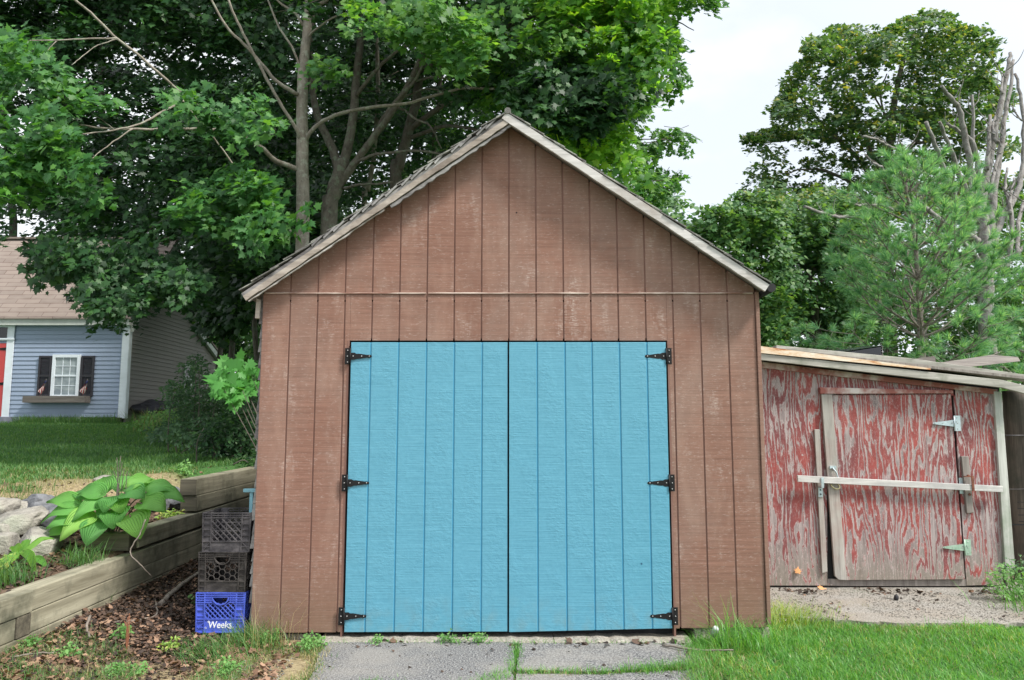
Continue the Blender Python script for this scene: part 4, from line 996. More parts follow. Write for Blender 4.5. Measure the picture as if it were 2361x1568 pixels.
# --- region outlines, in picture units, used as the silhouettes of real crowns
CAN_MAIN = [(-260, -420), (760, -420), (780, 0), (690, 330), (640, 560), (560, 640), (470, 700), (410, 700), (360, 660), (330, 690), (290, 735), (262, 720), (236, 755), (214, 700), (226, 655), (190, 675), (160, 625), (120, 640), (60, 638), (66, 600), (95, 575), (70, 545), (30, 535), (-60, 560), (-260, 600)]
CAN_FORK = [(640, -420), (1240, -420), (1200, 60), (1180, 200), (1040, 250), (960, 200), (840, 160), (700, 120), (640, 40)]
CAN_RIGHT = [(1000, -420), (1700, -420), (1690, -60), (1655, 20), (1640, 40), (1600, 10), (1545, 20), (1535, 55), (1545, 110), (1560, 160), (1520, 200), (1478, 240), (1470, 262), (1440, 285), (1455, 320), (1470, 360), (1495, 395), (1490, 430), (1440, 440), (1300, 380), (1180, 262), (1060, 230), (1000, 120)]
# keep clear: little windows to the sky
H1 = [(520, 180), (575, 175), (590, 215), (540, 225)]
# ---- straight trunk maple
T1Y = 11.2
t1 = tree('maple_tree', gp(P(697, 560, T1Y).x, T1Y), 'tall maple with a straight grey trunk rising left of the garage roof')
mb = MB(); base = gp(P(697, 560, T1Y).x, T1Y, -.2)
limb(mb, [base] + pl([(697, 560), (697, 374), (697, 225), (700, 150), (708, 75), (712, 0), (716, -120), (722, -300), (730, -480)], T1Y), px(17, T1Y), px(6, T1Y), 5, 14, .004)
for pts, Y1, r0, r1 in [
    ([(690, 391), (637, 371), (599, 337), (543, 307), (487, 298), (375, 298), (262, 298), (184, 288)], 9.6, 6.5, 2.0),
    ([(690, 220), (678, 213), (637, 187), (599, 142), (562, 101), (524, 64), (491, 7), (460, -60)], 10.3, 5.5, 2.0),
    ([(692, 330), (685, 300), (652, 247), (614, 180), (577, 109), (547, 49), (526, 0), (500, -80)], 10.2, 4.4, 2.4),
    ([(560, 312), (543, 300), (487, 262), (412, 208), (375, 176), (318, 127), (262, 82), (210, 30), (172, 0), (120, -60)], 9.3, 3.4, 3.0),
    ([(690, 553), (682, 543), (637, 502), (580, 438), (524, 360), (483, 303)], 10.3, 3.2, 1.6),
    ([(697, 200), (693, 165), (674, 109), (644, 64), (618, 0), (600, -60)], 11.0, 3.4, 1.8),
    ([(702, 95), (723, 71), (768, 41), (805, 30), (850, 20)], 10.8, 3.0, 1.2),
    ([(712, 35), (728, 15), (753, 0), (790, -40)], 11.0, 6, 3.5),
    ([(704, 330), (713, 309), (745, 279), (804, 257), (870, 246), (935, 239), (1000, 222), (1065, 204), (1140, 205)], 10.6, 5.5, 2.4),
    ([(700, 60), (680, 30), (650, 10), (620, -20)], 11, 4, 2)]:
    limb(mb, pl(pts, T1Y, Y1), px(r0, T1Y), px(r1, Y1), 4, 8, .006)
for pts, Y0, Y1, r0, r1 in [
    ([(423, 232), (375, 258), (326, 285), (262, 300), (180, 311)], 9.9, 9.2, 3.2, 1.6), ([(270, 88), (187, 90), (120, 93), (60, 94)], 9.6, 9.2, 2.4, 1.4),
    ([(307, 296), (262, 326), (230, 350), (210, 367)], 9.7, 9.3, 1.8, .9), ([(420, 230), (445, 262), (460, 285)], 9.9, 10, 1.3, .7),
    ([(270, 90), (225, 105), (190, 130), (165, 150)], 9.7, 9.3, 1.4, .8), ([(130, 95), (112, 115), (100, 140)], 9.5, 9.4, 1.2, .6), ([(262, 298), (240, 280), (212, 262)], 9.6, 9.5, 1.0, .5)]:
    limb(mb, pl(pts, Y0, Y1), px(r0, Y0), px(r1, Y1), 4, 7, .006)
keep1 = lambda p, u, v: ~((u > 625) & (u < 775) & (p[:, 1] < T1Y + .5)) & ~((u > 660) & (v > 120) & (v < 600) & (p[:, 1] < 13.2)) & ~((np.abs(v - (40 + .62*(u-170))) < 46) & (u < 560) & (p[:, 1] < 10.6)) & ~((v > 215) & (v < 320) & (u > 190) & (u < 640) & (p[:, 1] < 11) & (RNG.random(len(u)) < .75))
cA = sample(560, CAN_MAIN, 11.3, 15.0, .30, 1.0, [H1], keep1)
G1 = [[(-20, 230), (150, 250), (215, 330), (225, 470), (150, 490), (40, 470), (-20, 440)], [(430, 380), (560, 370), (640, 430), (700, 500), (610, 560), (500, 530), (400, 500)], [(420, 200), (560, 190), (630, 260), (590, 320), (430, 300), (380, 260)], [(-20, 60), (100, 80), (150, 180), (-20, 200)], [(600, 450), (640, 440), (640, 545), (600, 520)], [(60, 150), (200, 160), (260, 250), (160, 260)]]
cB = np.vstack([sample(n_, poly, y0, y1, .0) for n_, poly, y0, y1 in zip((44, 46, 20, 22, 6, 9), G1, (8.3, 8.8, 9.0, 8.8, 9.4, 9.2), (9.6, 10.0, 10.2, 10.2, 10, 10))])
cC = sample(300, [(-150, -200), (620, -200), (600, 60), (560, 110), (300, 80), (120, 130), (-150, 120)], 11.4, 14.5, .28, 1.0)
LOW = [(60, 560), (260, 560), (400, 600), (470, 640), (440, 700), (380, 690), (340, 680), (292, 730), (266, 708), (240, 745), (222, 700), (232, 650), (190, 668), (165, 630), (110, 640), (64, 636), (80, 600)]
cD = sample(150, LOW, 8.8, 10.8, .28, 2.0)
twigs(t1, cA[::5], .8, .006)
mb.build('trunk', M['bark'], t1, fixn=False)
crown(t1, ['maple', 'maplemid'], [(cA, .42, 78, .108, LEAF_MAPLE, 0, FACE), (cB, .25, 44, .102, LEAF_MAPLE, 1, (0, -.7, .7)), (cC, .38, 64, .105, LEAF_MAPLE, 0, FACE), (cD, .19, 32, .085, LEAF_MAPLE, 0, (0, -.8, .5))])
# ---- forked maple
T2Y = 12.6
t2 = tree('maple_tree', gp(P(761, 492, T2Y).x, T2Y), 'forked maple with several leaning stems behind the left roof slope')
mb = MB(); b0 = gp(P(765, 560, T2Y).x, T2Y, -.2)
limb(mb, [b0] + pl([(758, 520), (768, 450), (784, 400), (791, 370)], T2Y), px(20, T2Y), px(17, T2Y), 5, 14, .006)
for pts, Y1, r0, r1 in [
    ([(788, 385), (804, 331), (815, 261), (822, 174), (831, 87), (837, 0), (850, -160), (860, -380)], 12.8, 12, 6),
    ([(780, 390), (768, 345), (744, 296), (726, 244), (717, 174), (715, 109), (722, 20), (735, -120)], 12.9, 11, 5),
    ([(778, 430), (805, 395), (822, 370), (870, 304), (913, 244), (948, 183), (978, 117), (996, 65), (1022, 0), (1060, -120)], 12.2, 10, 5),
    ([(815, 385), (831, 370), (860, 358), (900, 352), (961, 348), (1022, 357)], 11.6, 4.5, 2.5),
    ([(790, 435), (830, 426), (870, 424), (905, 420)], 12.0, 3.4, 2.2),
    ([(913, 248), (935, 255), (957, 274), (985, 285), (1000, 304), (1018, 342)], 12.0, 3.4, 1.6),
    ([(870, 304), (890, 262), (930, 215), (960, 180), (985, 130)], 12.0, 6, 3),
    ([(822, 220), (860, 170), (905, 125), (950, 95), (1000, 60)], 12.0, 5, 2.5),
    ([(948, 190), (1000, 178), (1060, 190), (1110, 200)], 11.8, 3.2, 1.6), ([(930, 225), (985, 205), (1040, 215), (1100, 232)], 11.8, 2.4, 1.2)]:
    limb(mb, pl(pts, T2Y, Y1), px(r0, T2Y), px(r1, Y1), 4, 9, .008)
cA = sample(260, CAN_FORK, 10.0, 13.8, .30, 1.0)
G2 = [[(800, 0), (1000, -10), (1110, 30), (1110, 160), (1040, 160), (960, 90), (820, 60)], [(700, 130), (760, 120), (860, 135), (850, 175), (720, 175)]]
cA = cA[~((proj(cA)[0] > 640) & (proj(cA)[0] < 1010) & (proj(cA)[1] > 60) & (cA[:, 1] < 12.9))]
cB = np.vstack([sample(46, G2[0], 8.6, 10.0), sample(3, G2[1], 9.5, 10.3)])
cE = sample(170, [(700, 170), (1180, 190), (1180, 270), (960, 400), (790, 480), (720, 420)], 13.6, 17.5, .30, 1.3)
twigs(t2, np.vstack([cA[::3], cE[::3]]), .9, .007)
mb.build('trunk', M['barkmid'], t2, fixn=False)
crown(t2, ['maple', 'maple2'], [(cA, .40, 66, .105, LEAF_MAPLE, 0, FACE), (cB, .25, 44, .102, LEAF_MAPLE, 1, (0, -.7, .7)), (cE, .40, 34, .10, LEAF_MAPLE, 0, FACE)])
# ---- right hand yellow green maple
T3Y = 13.2
t3 = tree('maple_tree', gp(P(918, 420, T3Y).x, T3Y), 'dark stemmed maple whose bright yellow green crown hangs over the roof ridge')
mb = MB(); b0 = gp(P(918, 560, T3Y).x, T3Y, -.2)
limb(mb, [b0] + pl([(912, 430), (918, 391), (939, 313), (958, 240), (965, 190), (985, 120), (1010, 30), (1040, -120)], T3Y), px(15, T3Y), px(7, T3Y), 5, 10, .01)
for pts, Y0, Y1, r0, r1 in [([(945, 300), (1010, 250), (1090, 215), (1180, 190), (1290, 165), (1400, 120), (1500, 60)], 13.2, 11.0, 7, 2), ([(975, 160), (1100, 90), (1230, 40), (1350, 10), (1500, -60)], 13.2, 11.0, 7, 2),
    ([(940, 320), (1030, 290), (1120, 300), (1220, 260), (1350, 240)], 13.2, 11.6, 5, 1.5), ([(1180, 190), (1290, 225), (1360, 300), (1440, 380)], 12.3, 11.5, 3.4, 1.2), ([(1230, 320), (1330, 312), (1420, 320), (1540, 322)], 13, 12.2, 2.6, 1.0),
    ([(1240, 20), (1400, 15), (1540, 40), (1600, 70)], 12, 11, 3, 1), ([(1420, 300), (1480, 330), (1560, 310)], 12.4, 12.2, 1.6, .7), ([(1440, 400), (1500, 418), (1565, 408)], 12.4, 12.2, 1.6, .7), ([(1080, 30), (1160, 20), (1230, 40)], 10.6, 11, 2, 1)]:
    limb(mb, pl(pts, Y0, Y1), px(r0, Y0), px(r1, Y1), 4, 8, .008)
cA = sample(470, CAN_RIGHT, 9.6, 14.0, .27, 1.1)
cF = sample(120, [(1180, 170), (1420, 130), (1480, 200), (1440, 240), (1340, 300), (1180, 240)], 9.4, 10.6, .25, 1.3)
cG = sample(220, [(1160, -60), (1560, -60), (1545, 30), (1530, 170), (1470, 250), (1430, 310), (1490, 410), (1380, 400), (1240, 290), (1350, 200), (1380, 90)], 9.6, 12.4, .25, 1.3)
cH = np.vstack([sample(22, [(1500, 305), (1545, 285), (1592, 296), (1590, 345), (1540, 355), (1500, 372), (1470, 350)], 12.2, 12.9), sample(20, [(1490, 395), (1540, 385), (1585, 400), (1575, 425), (1540, 440), (1515, 465), (1470, 440)], 12.2, 12.9),
    sample(10, [(1560, 95), (1575, 105), (1578, 190), (1550, 230), (1540, 180)], 11, 12), sample(7, [(1600, -30), (1665, -30), (1660, 10), (1650, 45), (1620, 35)], 10.5, 11)])
twigs(t3, np.vstack([cA[::5], cH[::2]]), .6, .005)
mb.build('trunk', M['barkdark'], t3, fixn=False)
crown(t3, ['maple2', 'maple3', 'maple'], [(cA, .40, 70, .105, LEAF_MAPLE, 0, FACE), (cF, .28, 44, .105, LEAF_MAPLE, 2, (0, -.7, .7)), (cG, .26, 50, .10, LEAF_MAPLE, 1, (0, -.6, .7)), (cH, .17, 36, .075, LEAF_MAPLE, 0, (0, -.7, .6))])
# ---- slim pale stem and other stems behind
def stem_tree(label, stems, Y, crownpoly, n, yr, rad, per, size, matl='backleaf', barkm='barkdark', gap=.3, gsc=.7, shape=LEAF_SMALL, name='deciduous_tree', group=None, facing=FACE, tw_=.12):
    b = P(stems[0][0][0][0], stems[0][0][0][1], Y); t = tree(name, gp(b.x, Y), label, 'tree', group); mb = MB()
    for i, (pts, r0, r1) in enumerate(stems):
        q = pl(pts, Y)
        if i == 0: q = [Vector((q[0].x, Y, float(gz(q[0].x, Y)) - .2))] + q
        limb(mb, q, px(r0, Y), px(r1, Y), 4, 8, .01)
    c = sample(n, crownpoly, yr[0], yr[1], gap, gsc)
    if tw_: twigs(t, c[::int(1/tw_)], rad*1.8, .012*rad)
    mb.build('trunk', M[barkm], t, fixn=False)
    crown(t, [matl], [(c, rad, per, size, shape, 0, facing)]); return t
stem_tree('slender pale stemmed tree between the forked maple and the roof', [([(840, 470), (847, 440), (861, 370), (870, 261), (871, 152), (866, 43), (860, -120)], 7.5, 4)], 14.4, [(780, -300), (960, -300), (940, 120), (800, 120)], 60, (13.5, 16), .45, 34, .13, 'maple', 'bark', shape=LEAF_MAPLE)
stem_tree('thin dark tree right behind the garage ridge', [([(1000, 330), (1010, 250), (1020, 150), (1045, 40), (1050, -160)], 6, 3), ([(1012, 240), (1060, 170), (1130, 110)], 3, 1.5)], 15.6, [(960, -300), (1300, -300), (1280, 200), (1160, 300), (1000, 300)], 120, (14.5, 18), .5, 36, .13, 'maple2', shape=LEAF_MAPLE)
# ---- woods behind: each a tree of its own
back = [('leafy tree at the far left behind the brown roof', [([(30, 560), (20, 400), (0, 100)], 10, 6)], 27, [(-330, -200), (130, -200), (160, 300), (110, 560), (-10, 560), (-330, 620)], 260, (25, 30)),
    ('dark leafy tree above the house ridge', [([(230, 560), (240, 400), (230, 100)], 10, 6)], 25, [(60, -260), (420, -260), (430, 300), (400, 620), (170, 600), (90, 400)], 560, (24, 28)),
    ('dark leafy tree beyond the house gable', [([(500, 880), (512, 760), (505, 700), (498, 500)], 6.5, 4), ([(512, 770), (540, 700), (560, 600)], 4, 2)], 24, [(360, -260), (640, -260), (640, 500), (600, 700), (440, 690), (390, 500)], 360, (22, 27)),
    ('dark trunked tree in the gap between house and garage', [([(530, 870), (535, 800), (545, 720), (552, 600), (560, 400)], 7.5, 5)], 20, [(470, 200), (640, 200), (760, 560), (600, 700), (590, 770), (520, 760), (455, 700)], 220, (18.5, 21.5)),
    ('second dark trunked tree close to the garage corner', [([(592, 880), (590, 800), (585, 700), (590, 500)], 7, 5)], 18, [(560, 480), (760, 440), (690, 560), (600, 650), (595, 800), (560, 770), (540, 640)], 130, (17, 20)),
    ('deep green tree behind the straight trunk', [([(640, 560), (650, 300), (660, 0)], 9, 6)], 21, [(540, -260), (900, -260), (900, 420), (780, 520), (600, 640)], 420, (19, 24)),
    ('deep green tree behind the slender stems', [([(960, 400), (965, 200), (970, 0)], 9, 6)], 22, [(820, -260), (1240, -260), (1230, 250), (1000, 420), (830, 430)], 330, (20, 25)),
    ('sunlit tree behind the right roof slope', [([(1300, 430), (1290, 250), (1270, 0)], 8, 5)], 19, [(1120, -200), (1420, -160), (1440, 200), (1400, 330), (1300, 330), (1180, 260)], 170, (17, 21))]
for i, (lab, stems, Y, poly, n, yr) in enumerate(back):
    stem_tree(lab, stems, Y, poly, n, yr,   .66, 62, .19, 'backleaf' if i != 7 else 'maple2', gap=.27, gsc=.55, group='trees of the wood behind the garage', tw_=.1)
c_ = sample(900, [(-300, 560), (560, 620), (900, 430), (1500, 430), (1700, 560), (2500, 560), (2500, 1000), (-300, 1000)], 31, 40, .2, .4)
v_, f_ = sprays(c_, .9, 70, .26, LEAF_SMALL); tag(npmesh('far_thicket', v_, f_, M['backleaf']), kind='stuff')
c_ = sample(420, [(560, 600), (760, 470), (1180, 260), (1560, 440), (1700, 640), (1700, 1000), (560, 1000)], 15.5, 18.5, .3, .6)
v_, f_ = sprays(c_, .5, 56, .14, LEAF_SMALL); tag(npmesh('understory', v_, f_, M['massleaf']), kind='stuff')
# pale low growth glowing through the gap beside the house
stem_tree('pale low trees glowing in the gap beyond the grey gable', [([(560, 900), (560, 860)], 4, 3)], 34, [(420, 700), (640, 700), (640, 960), (430, 960)], 260, (32, 37), .7, 40, .2, 'maple2', gap=.25, gsc=.5, name='low_tree', tw_=0)

# ---- right hand side
OAKS = [(1712, 328), (1730, 312), (1752, 318), (1790, 300), (1788, 240), (1800, 232), (1815, 200), (1812, 190), (1838, 168), (1855, 120), (1868, 90), (1900, 95), (1925, 70), (1950, 78), (1962, 62), (2010, 62), (2035, 80), (2060, 64), (2080, 70), (2095, 40), (2130, 38), (2145, 24), (2190, 32), (2190, 60), (2230, 68), (2280, 62), (2280, 100), (2298, 145), (2275, 175), (2240, 190), (2320, 200), (2330, 215), (2300, 250), (2320, 300), (2342, 345), (2330, 372), (2290, 420), (2240, 470), (1940, 480), (1830, 500), (1770, 480), (1722, 430), (1735, 400), (1760, 360), (1722, 350)]
HOL = [[(2010, 150), (2060, 130), (2085, 160), (2060, 200), (2010, 190)], [(1870, 280), (1930, 275), (1950, 300), (1900, 315)], [(1850, 395), (1940, 400), (1930, 425), (1860, 420)], [(2140, 170), (2170, 160), (2190, 185), (2150, 200)], [(1985, 240), (2030, 225), (2030, 262), (1990, 270)], [(1800, 350), (1845, 345), (1850, 375), (1810, 378)], [(2190, 235), (2230, 220), (2240, 260), (2200, 275)], [(2080, 420), (2110, 420), (2110, 450), (2085, 450)], [(1932, 175), (1960, 170), (1965, 205), (1938, 210)]]
Y5 = 25.5
t5 = tree('large_tree', gp(P(2040, 500, Y5).x, Y5), 'large spreading tree with a rounded open crown right of the garage'); mb = MB()
limb(mb, [gp(P(2040, 500, Y5).x, Y5, -.3)] + pl([(2038, 560), (2040, 440), (2048, 360), (2060, 250), (2080, 150), (2110, 70)], Y5), px(16, Y5), px(3, Y5), 5, 10)
for pts, r0 in [([(2038, 470), (1990, 380), (1930, 320), (1870, 260), (1830, 200)], 7), ([(2040, 420), (2000, 330), (1960, 230), (1930, 140)], 6), ([(2045, 400), (2110, 330), (2170, 240), (2230, 150)], 7), ([(2042, 380), (2055, 300), (2020, 230), (2010, 180)], 4), ([(2035, 500), (1960, 420), (1880, 390), (1800, 400)], 6), ([(2045, 360), (2075, 280), (2100, 220), (2120, 160)], 4), ([(1930, 320), (1850, 320), (1760, 330)], 3), ([(2110, 330), (2200, 320), (2290, 350)], 4), ([(2048, 300), (2030, 215), (2045, 170)], 2.6), ([(2048, 300), (2062, 220), (2085, 190)], 2.6)]:
    limb(mb, pl(pts, Y5, Y5 + random.uniform(-1.5, 1.5)), px(r0, Y5), px(1.4, Y5), 4, 6, .03)
cO = sample(520, OAKS, 23.0, 28.0, .37, .85, HOL)
def rim(poly, n, y0, y1, inset=.97):
    pa = np.array(poly, float); c = pa.mean(0); pa = c + (pa - c) * inset; seg = np.roll(pa, -1, 0) - pa; L = np.hypot(*seg.T); k = RNG.choice(len(pa), n, p=L/L.sum()); q = pa[k] + seg[k] * RNG.random((n, 1))
    return Pn(q[:, 0], q[:, 1], RNG.uniform(y0, y1, n))
cO = np.vstack([cO, sample(90, [(1730, 400), (1800, 420), (1950, 440), (2150, 440), (2300, 400), (2320, 470), (2000, 500), (1760, 500)], 23.0, 27.0)])
cO2 = rim(OAKS[:33], 190, 24, 27)
mb.build('trunk', M['barkdark'], t5, fixn=False)
crown(t5, ['oakleaf'], [(cO, .46, 56, .165, LEAF_SMALL, 0, (0, -.3, .9)), (cO2, .30, 44, .155, LEAF_SMALL, 0, (0, -.3, .9))])
mass = [('rounded leafy tree just right of the garage eave', (1680, 600), 17.5, [(1612, 512), (1640, 488), (1680, 470), (1700, 452), (1760, 446), (1800, 462), (1815, 520), (1800, 700), (1790, 830), (1620, 830), (1600, 640)], 330, (16.2, 19)),
    ('yellow flecked leafy tree behind the red shed', (1880, 640), 18.5, [(1800, 470), (1850, 448), (1905, 436), (1960, 450), (2000, 520), (2000, 700), (1960, 820), (1790, 830), (1785, 640)], 360, (17.5, 20)),
    ('dense green tree behind the pine', (2120, 640), 21, [(1960, 480), (2080, 450), (2200, 470), (2330, 440), (2420, 480), (2480, 900), (1960, 900)], 420, (20, 23)),
    ('leafy tree at the far right edge behind the bare limbs', (2400, 640), 24, [(2290, 440), (2361, 400), (2440, 330), (2600, 400), (2600, 860), (2330, 860)], 200, (23, 26))]
for lab, (u, v), Y, poly, n, yr in mass:
    t = tree('leafy_tree', gp(P(u, v, Y).x, Y), lab, 'tree', 'leafy trees behind the red shed'); mb = MB()
    bx = P(u, v, Y).x; top = P(u, min(p[1] for p in poly) + 40, Y).z
    limb(mb, [(bx, Y, -.2), (bx + .1, Y, top*.4), (bx - .1, Y+.2, top*.8), (bx, Y, top)], .14, .04, 4, 8)
    for _ in range(9):
        a = random.uniform(0, 6.28); z0 = random.uniform(.25, .8) * top; limb(mb, [(bx, Y, z0), (bx + .7*math.cos(a), Y + .5*math.sin(a), z0+.4), (bx + 1.4*math.cos(a), Y + 1.0*math.sin(a), z0+.6)], .04, .012, 3, 5)
    mb.build('trunk', M['barkdark'], t, fixn=False)
    c = sample(n, poly, yr[0], yr[1], .30, 1.1); c2 = rim(poly, 60, yr[0]+.5, yr[1]-.5)
    crown(t, ['massleaf', 'oakleaf'], [(c, .36, 60, .125, LEAF_SMALL, 0, (0, -.45, .8)), (c2, .26, 46, .12, LEAF_SMALL, 1, (0, -.45, .8))])
# ---- bare dead tree
Y7 = 16.0
t7 = tree('dead_tree', gp(P(2276, 640, Y7).x, Y7), 'bare grey dead tree with many broken upright limbs at the right'); mb = MB()
def c7(*pts): return [(1615 + x * .515, y * .515) for x, y in pts]
def dl(pts, r0, r1, dY): limb(mb, pl(c7(*pts), Y7, Y7 + dY), px(r0*1.3, Y7), px(r1*1.35, Y7), 4, 9, .02)
def sidetwigs(pts, n, L, r):
    q = pl(c7(*pts), Y7)
    for _ in range(n):
        i = random.randrange(1, len(q)); p = q[i].lerp(q[i-1], random.random()); a = random.uniform(-.9, .9); d = Vector((math.sin(a), random.uniform(-.4, .4), math.cos(a))).normalized()*L*random.uniform(.4, 1.1)
        limb(mb, [p, p + d*.5 + Vector((random.uniform(-.06, .06), 0, 0)), p + d + Vector((random.uniform(-.1, .1), 0, .05))], r, r*.35, 3, 5, .01)
limb(mb, [gp(P(2278, 640, Y7).x, Y7, -.3)] + pl(c7((1285, 1500), (1282, 1250), (1275, 1100), (1265, 1000), (1262, 930)), Y7), px(19, Y7), px(11, Y7), 4, 12, .01)
for pts, r0, r1, dY in [(((1268, 1010), (1262, 900), (1285, 760), (1315, 600), (1350, 430), (1378, 300), (1386, 236)), 9, 3, .4), (((1290, 1120), (1305, 960), (1325, 800), (1352, 600), (1382, 430), (1402, 268)), 8, 2.4, .8),
    (((1255, 1000), (1222, 860), (1205, 720), (1180, 570), (1148, 470), (1100, 420), (1078, 385)), 7, 2.6, -.8), (((1225, 1090), (1175, 980), (1130, 860), (1090, 760), (1060, 680), (1010, 545)), 6.5, 3, -1.2),
    (((1200, 900), (1160, 780), (1120, 660), (1070, 545)), 5.5, 2.4, -.9), (((1310, 1100), (1345, 980), (1395, 905), (1435, 800), (1448, 640), (1440, 460), (1408, 330)), 7, 2.4, 1.0),
    (((1250, 1080), (1180, 1045), (1110, 1010), (1040, 960), (980, 905), (930, 860)), 6, 3, -1.4), (((1130, 870), (1080, 830), (1030, 795), (965, 755)), 4, 2, -1), (((925, 700), (880, 670), (830, 648), (780, 620), (725, 612)), 2.6, 2.0, -.6), (((960, 790), (940, 740), (905, 660), (885, 630)), 2.6, 1.2, -.6),
    (((770, 975), (700, 968), (620, 972), (550, 955), (465, 925)), 3.4, 2.4, -1.0), (((880, 800), (830, 775), (800, 740), (768, 730)), 3.0, 2.0, -.8), (((860, 940), (800, 915), (735, 918), (690, 915)), 2.4, 1.6, -.8),
    (((1385, 1150), (1392, 1000), (1378, 900), (1362, 830), (1374, 752)), 4.5, 2, .6), (((1385, 960), (1390, 870), (1404, 798)), 3.4, 2, .6), (((1245, 850), (1240, 720), (1210, 630), (1160, 590), (1105, 552)), 5, 2.4, -.3), (((1280, 760), (1290, 620), (1296, 515)), 4.6, 2.6, .2),
    (((1218, 700), (1222, 580), (1216, 425)), 4, 2, -.2), (((1330, 640), (1310, 560), (1345, 480)), 3.6, 1.6, .3), (((1350, 420), (1352, 330)), 2.4, 1.6, .3), (((1440, 540), (1415, 520), (1406, 492)), 1.6, 1, .9), (((1365, 1200), (1400, 1150), (1450, 1100)), 4, 3, .2), (((1260, 1190), (1180, 1090), (1080, 1010)), 5, 2.6, -1.0),
    (((1295, 900), (1330, 720), (1372, 640)), 4, 1.6, .6), (((1190, 960), (1150, 900), (1130, 840)), 4, 2, -.4), (((1420, 1150), (1425, 1000), (1450, 900)), 4, 3, .8), (((1240, 1100), (1210, 1000), (1215, 900), (1205, 780)), 5, 2.4, -.5)]:
    dl(pts, r0, r1, dY); sidetwigs(pts, 3, .55, px(1.6, Y7))
mb.build('trunk', M['barkdead'], t7, fixn=False)
# ---- young white pine
YP = 11.0
tp_ = tree('pine_tree', gp(P(2124, 808, YP).x, YP), 'young white pine with long soft needles behind the red shed'); mb = MB()
axis = [gp(P(2124, 900, YP).x, YP, -.1)] + pl([(2125, 808), (2122, 757), (2117, 644), (2104, 515), (2089, 422), (2098, 372)], YP)
ax = catmull(axis, 6); limb(mb, axis, .062, .010, 6, 10, .003)
tufts = []
def branch(p, a, el, L, r, depth=0):
    d = Vector((math.cos(a)*math.cos(el), math.sin(a)*math.cos(el), math.sin(el))); q = p.copy(); n = max(3, int(L/.11)); pts = [p.copy()]
    for i in range(n):
        d = (d + Vector((random.uniform(-.1, .1), random.uniform(-.1, .1), .055))).normalized(); q = q + d * (L/n); pts.append(q.copy())
        if (i >= n*.35 and i % 3 == 0) or i == n-1: tufts.append((q.copy(), d.copy(), .8 + .4*(i == n-1)))
        if depth == 0 and i % 2 == 1 and i > 1:
            for s in (-1, 1): branch(q, a + s*random.uniform(.6, 1.1), el*.5 + random.uniform(0, .4), L*random.uniform(.25, .42), r*.4, 1)
    limb(mb, pts, r, r*.3, 2, 5)
for zt, L, n, el in ((757, 1.45, 8, .50), (790, 1.45, 6, .25), (835, 1.5, 7, .05), (700, 1.42, 7, .50), (640, 1.30, 7, .50), (580, 1.12, 6, .52), (520, .88, 6, .58), (475, .70, 6, .65), (445, .50, 5, .8), (420, .32, 4, .95)):
    zz_ = P(2110, zt, YP).z; k_ = min(range(len(ax)), key=lambda i: abs(ax[i].z - zz_))
    for i in range(n): branch(ax[k_].copy(), 6.283*i/n + random.uniform(-.3, .3), el + random.uniform(-.15, .15), L*random.uniform(.8, 1.1), .016)
tufts.append((ax[-1], Vector((0, 0, 1)), 1.2))
mb.build('trunk', M['barkpine'], tp_, fixn=False)
def needles(tufts, per, L, w):
    c = np.array([t[0] for t in tufts]); d = np.array([t[1] for t in tufts]); s = np.array([t[2] for t in tufts]); n = len(c)
    c = np.repeat(c, per, 0); d = np.repeat(d, per, 0); s = np.repeat(s, per); m = len(c)
    c = c - d * (RNG.random((m, 1)) * .06); e = unit(d * RNG.uniform(.5, 1.7, (m, 1)) + unit(RNG.normal(0, 1, (m, 3))) * .85 + np.array([0, 0, .12]))
    sd_ = unit(np.cross(e, RNG.normal(0, 1, (m, 3)))) * (w/2); Ln = (L * s * RNG.uniform(.7, 1.15, m))[:, None]; mid = c + e*Ln*.55 + np.array([0, 0, .004]); tip = c + e*Ln + np.array([0, 0, -.012])
    V = np.stack([c - sd_*.7, c + sd_*.7, mid + sd_, mid - sd_, tip], 1).reshape(-1, 3); b = np.arange(m)[:, None, None] * 5
    return V, (b + np.array([(0, 1, 2), (0, 2, 3), (3, 2, 4)])[None]).reshape(-1, 3)
V, Fc = needles(tufts, 92, .135, .0050); npmesh('needles', V, Fc, M['needle'], tp_)
# second pine boughs at the right edge
tp2 = tree('pine_tree', gp(P(2400, 800, 12.2).x, 12.2), 'second pine whose boughs enter at the right edge of the picture'); mb = MB(); tufts = []
bx = P(2400, 800, 12.2).x; limb(mb, [(bx, 12.2, -.2), (bx, 12.2, 2.5), (bx+.05, 12.2, 4.0)], .06, .02, 4, 8)
for z in (1.6, 2.1, 2.6, 3.1, 3.5): 
    for i in range(6): branch(Vector((bx, 12.2, z)), 6.283*i/6 + random.uniform(-.3, .3), .35, (4.2-z)*.50, .014)
mb.build('trunk', M['barkpine'], tp2, fixn=False); V, Fc = needles(tufts, 90, .135, .005); npmesh('needles', V, Fc, M['needle'], tp2)

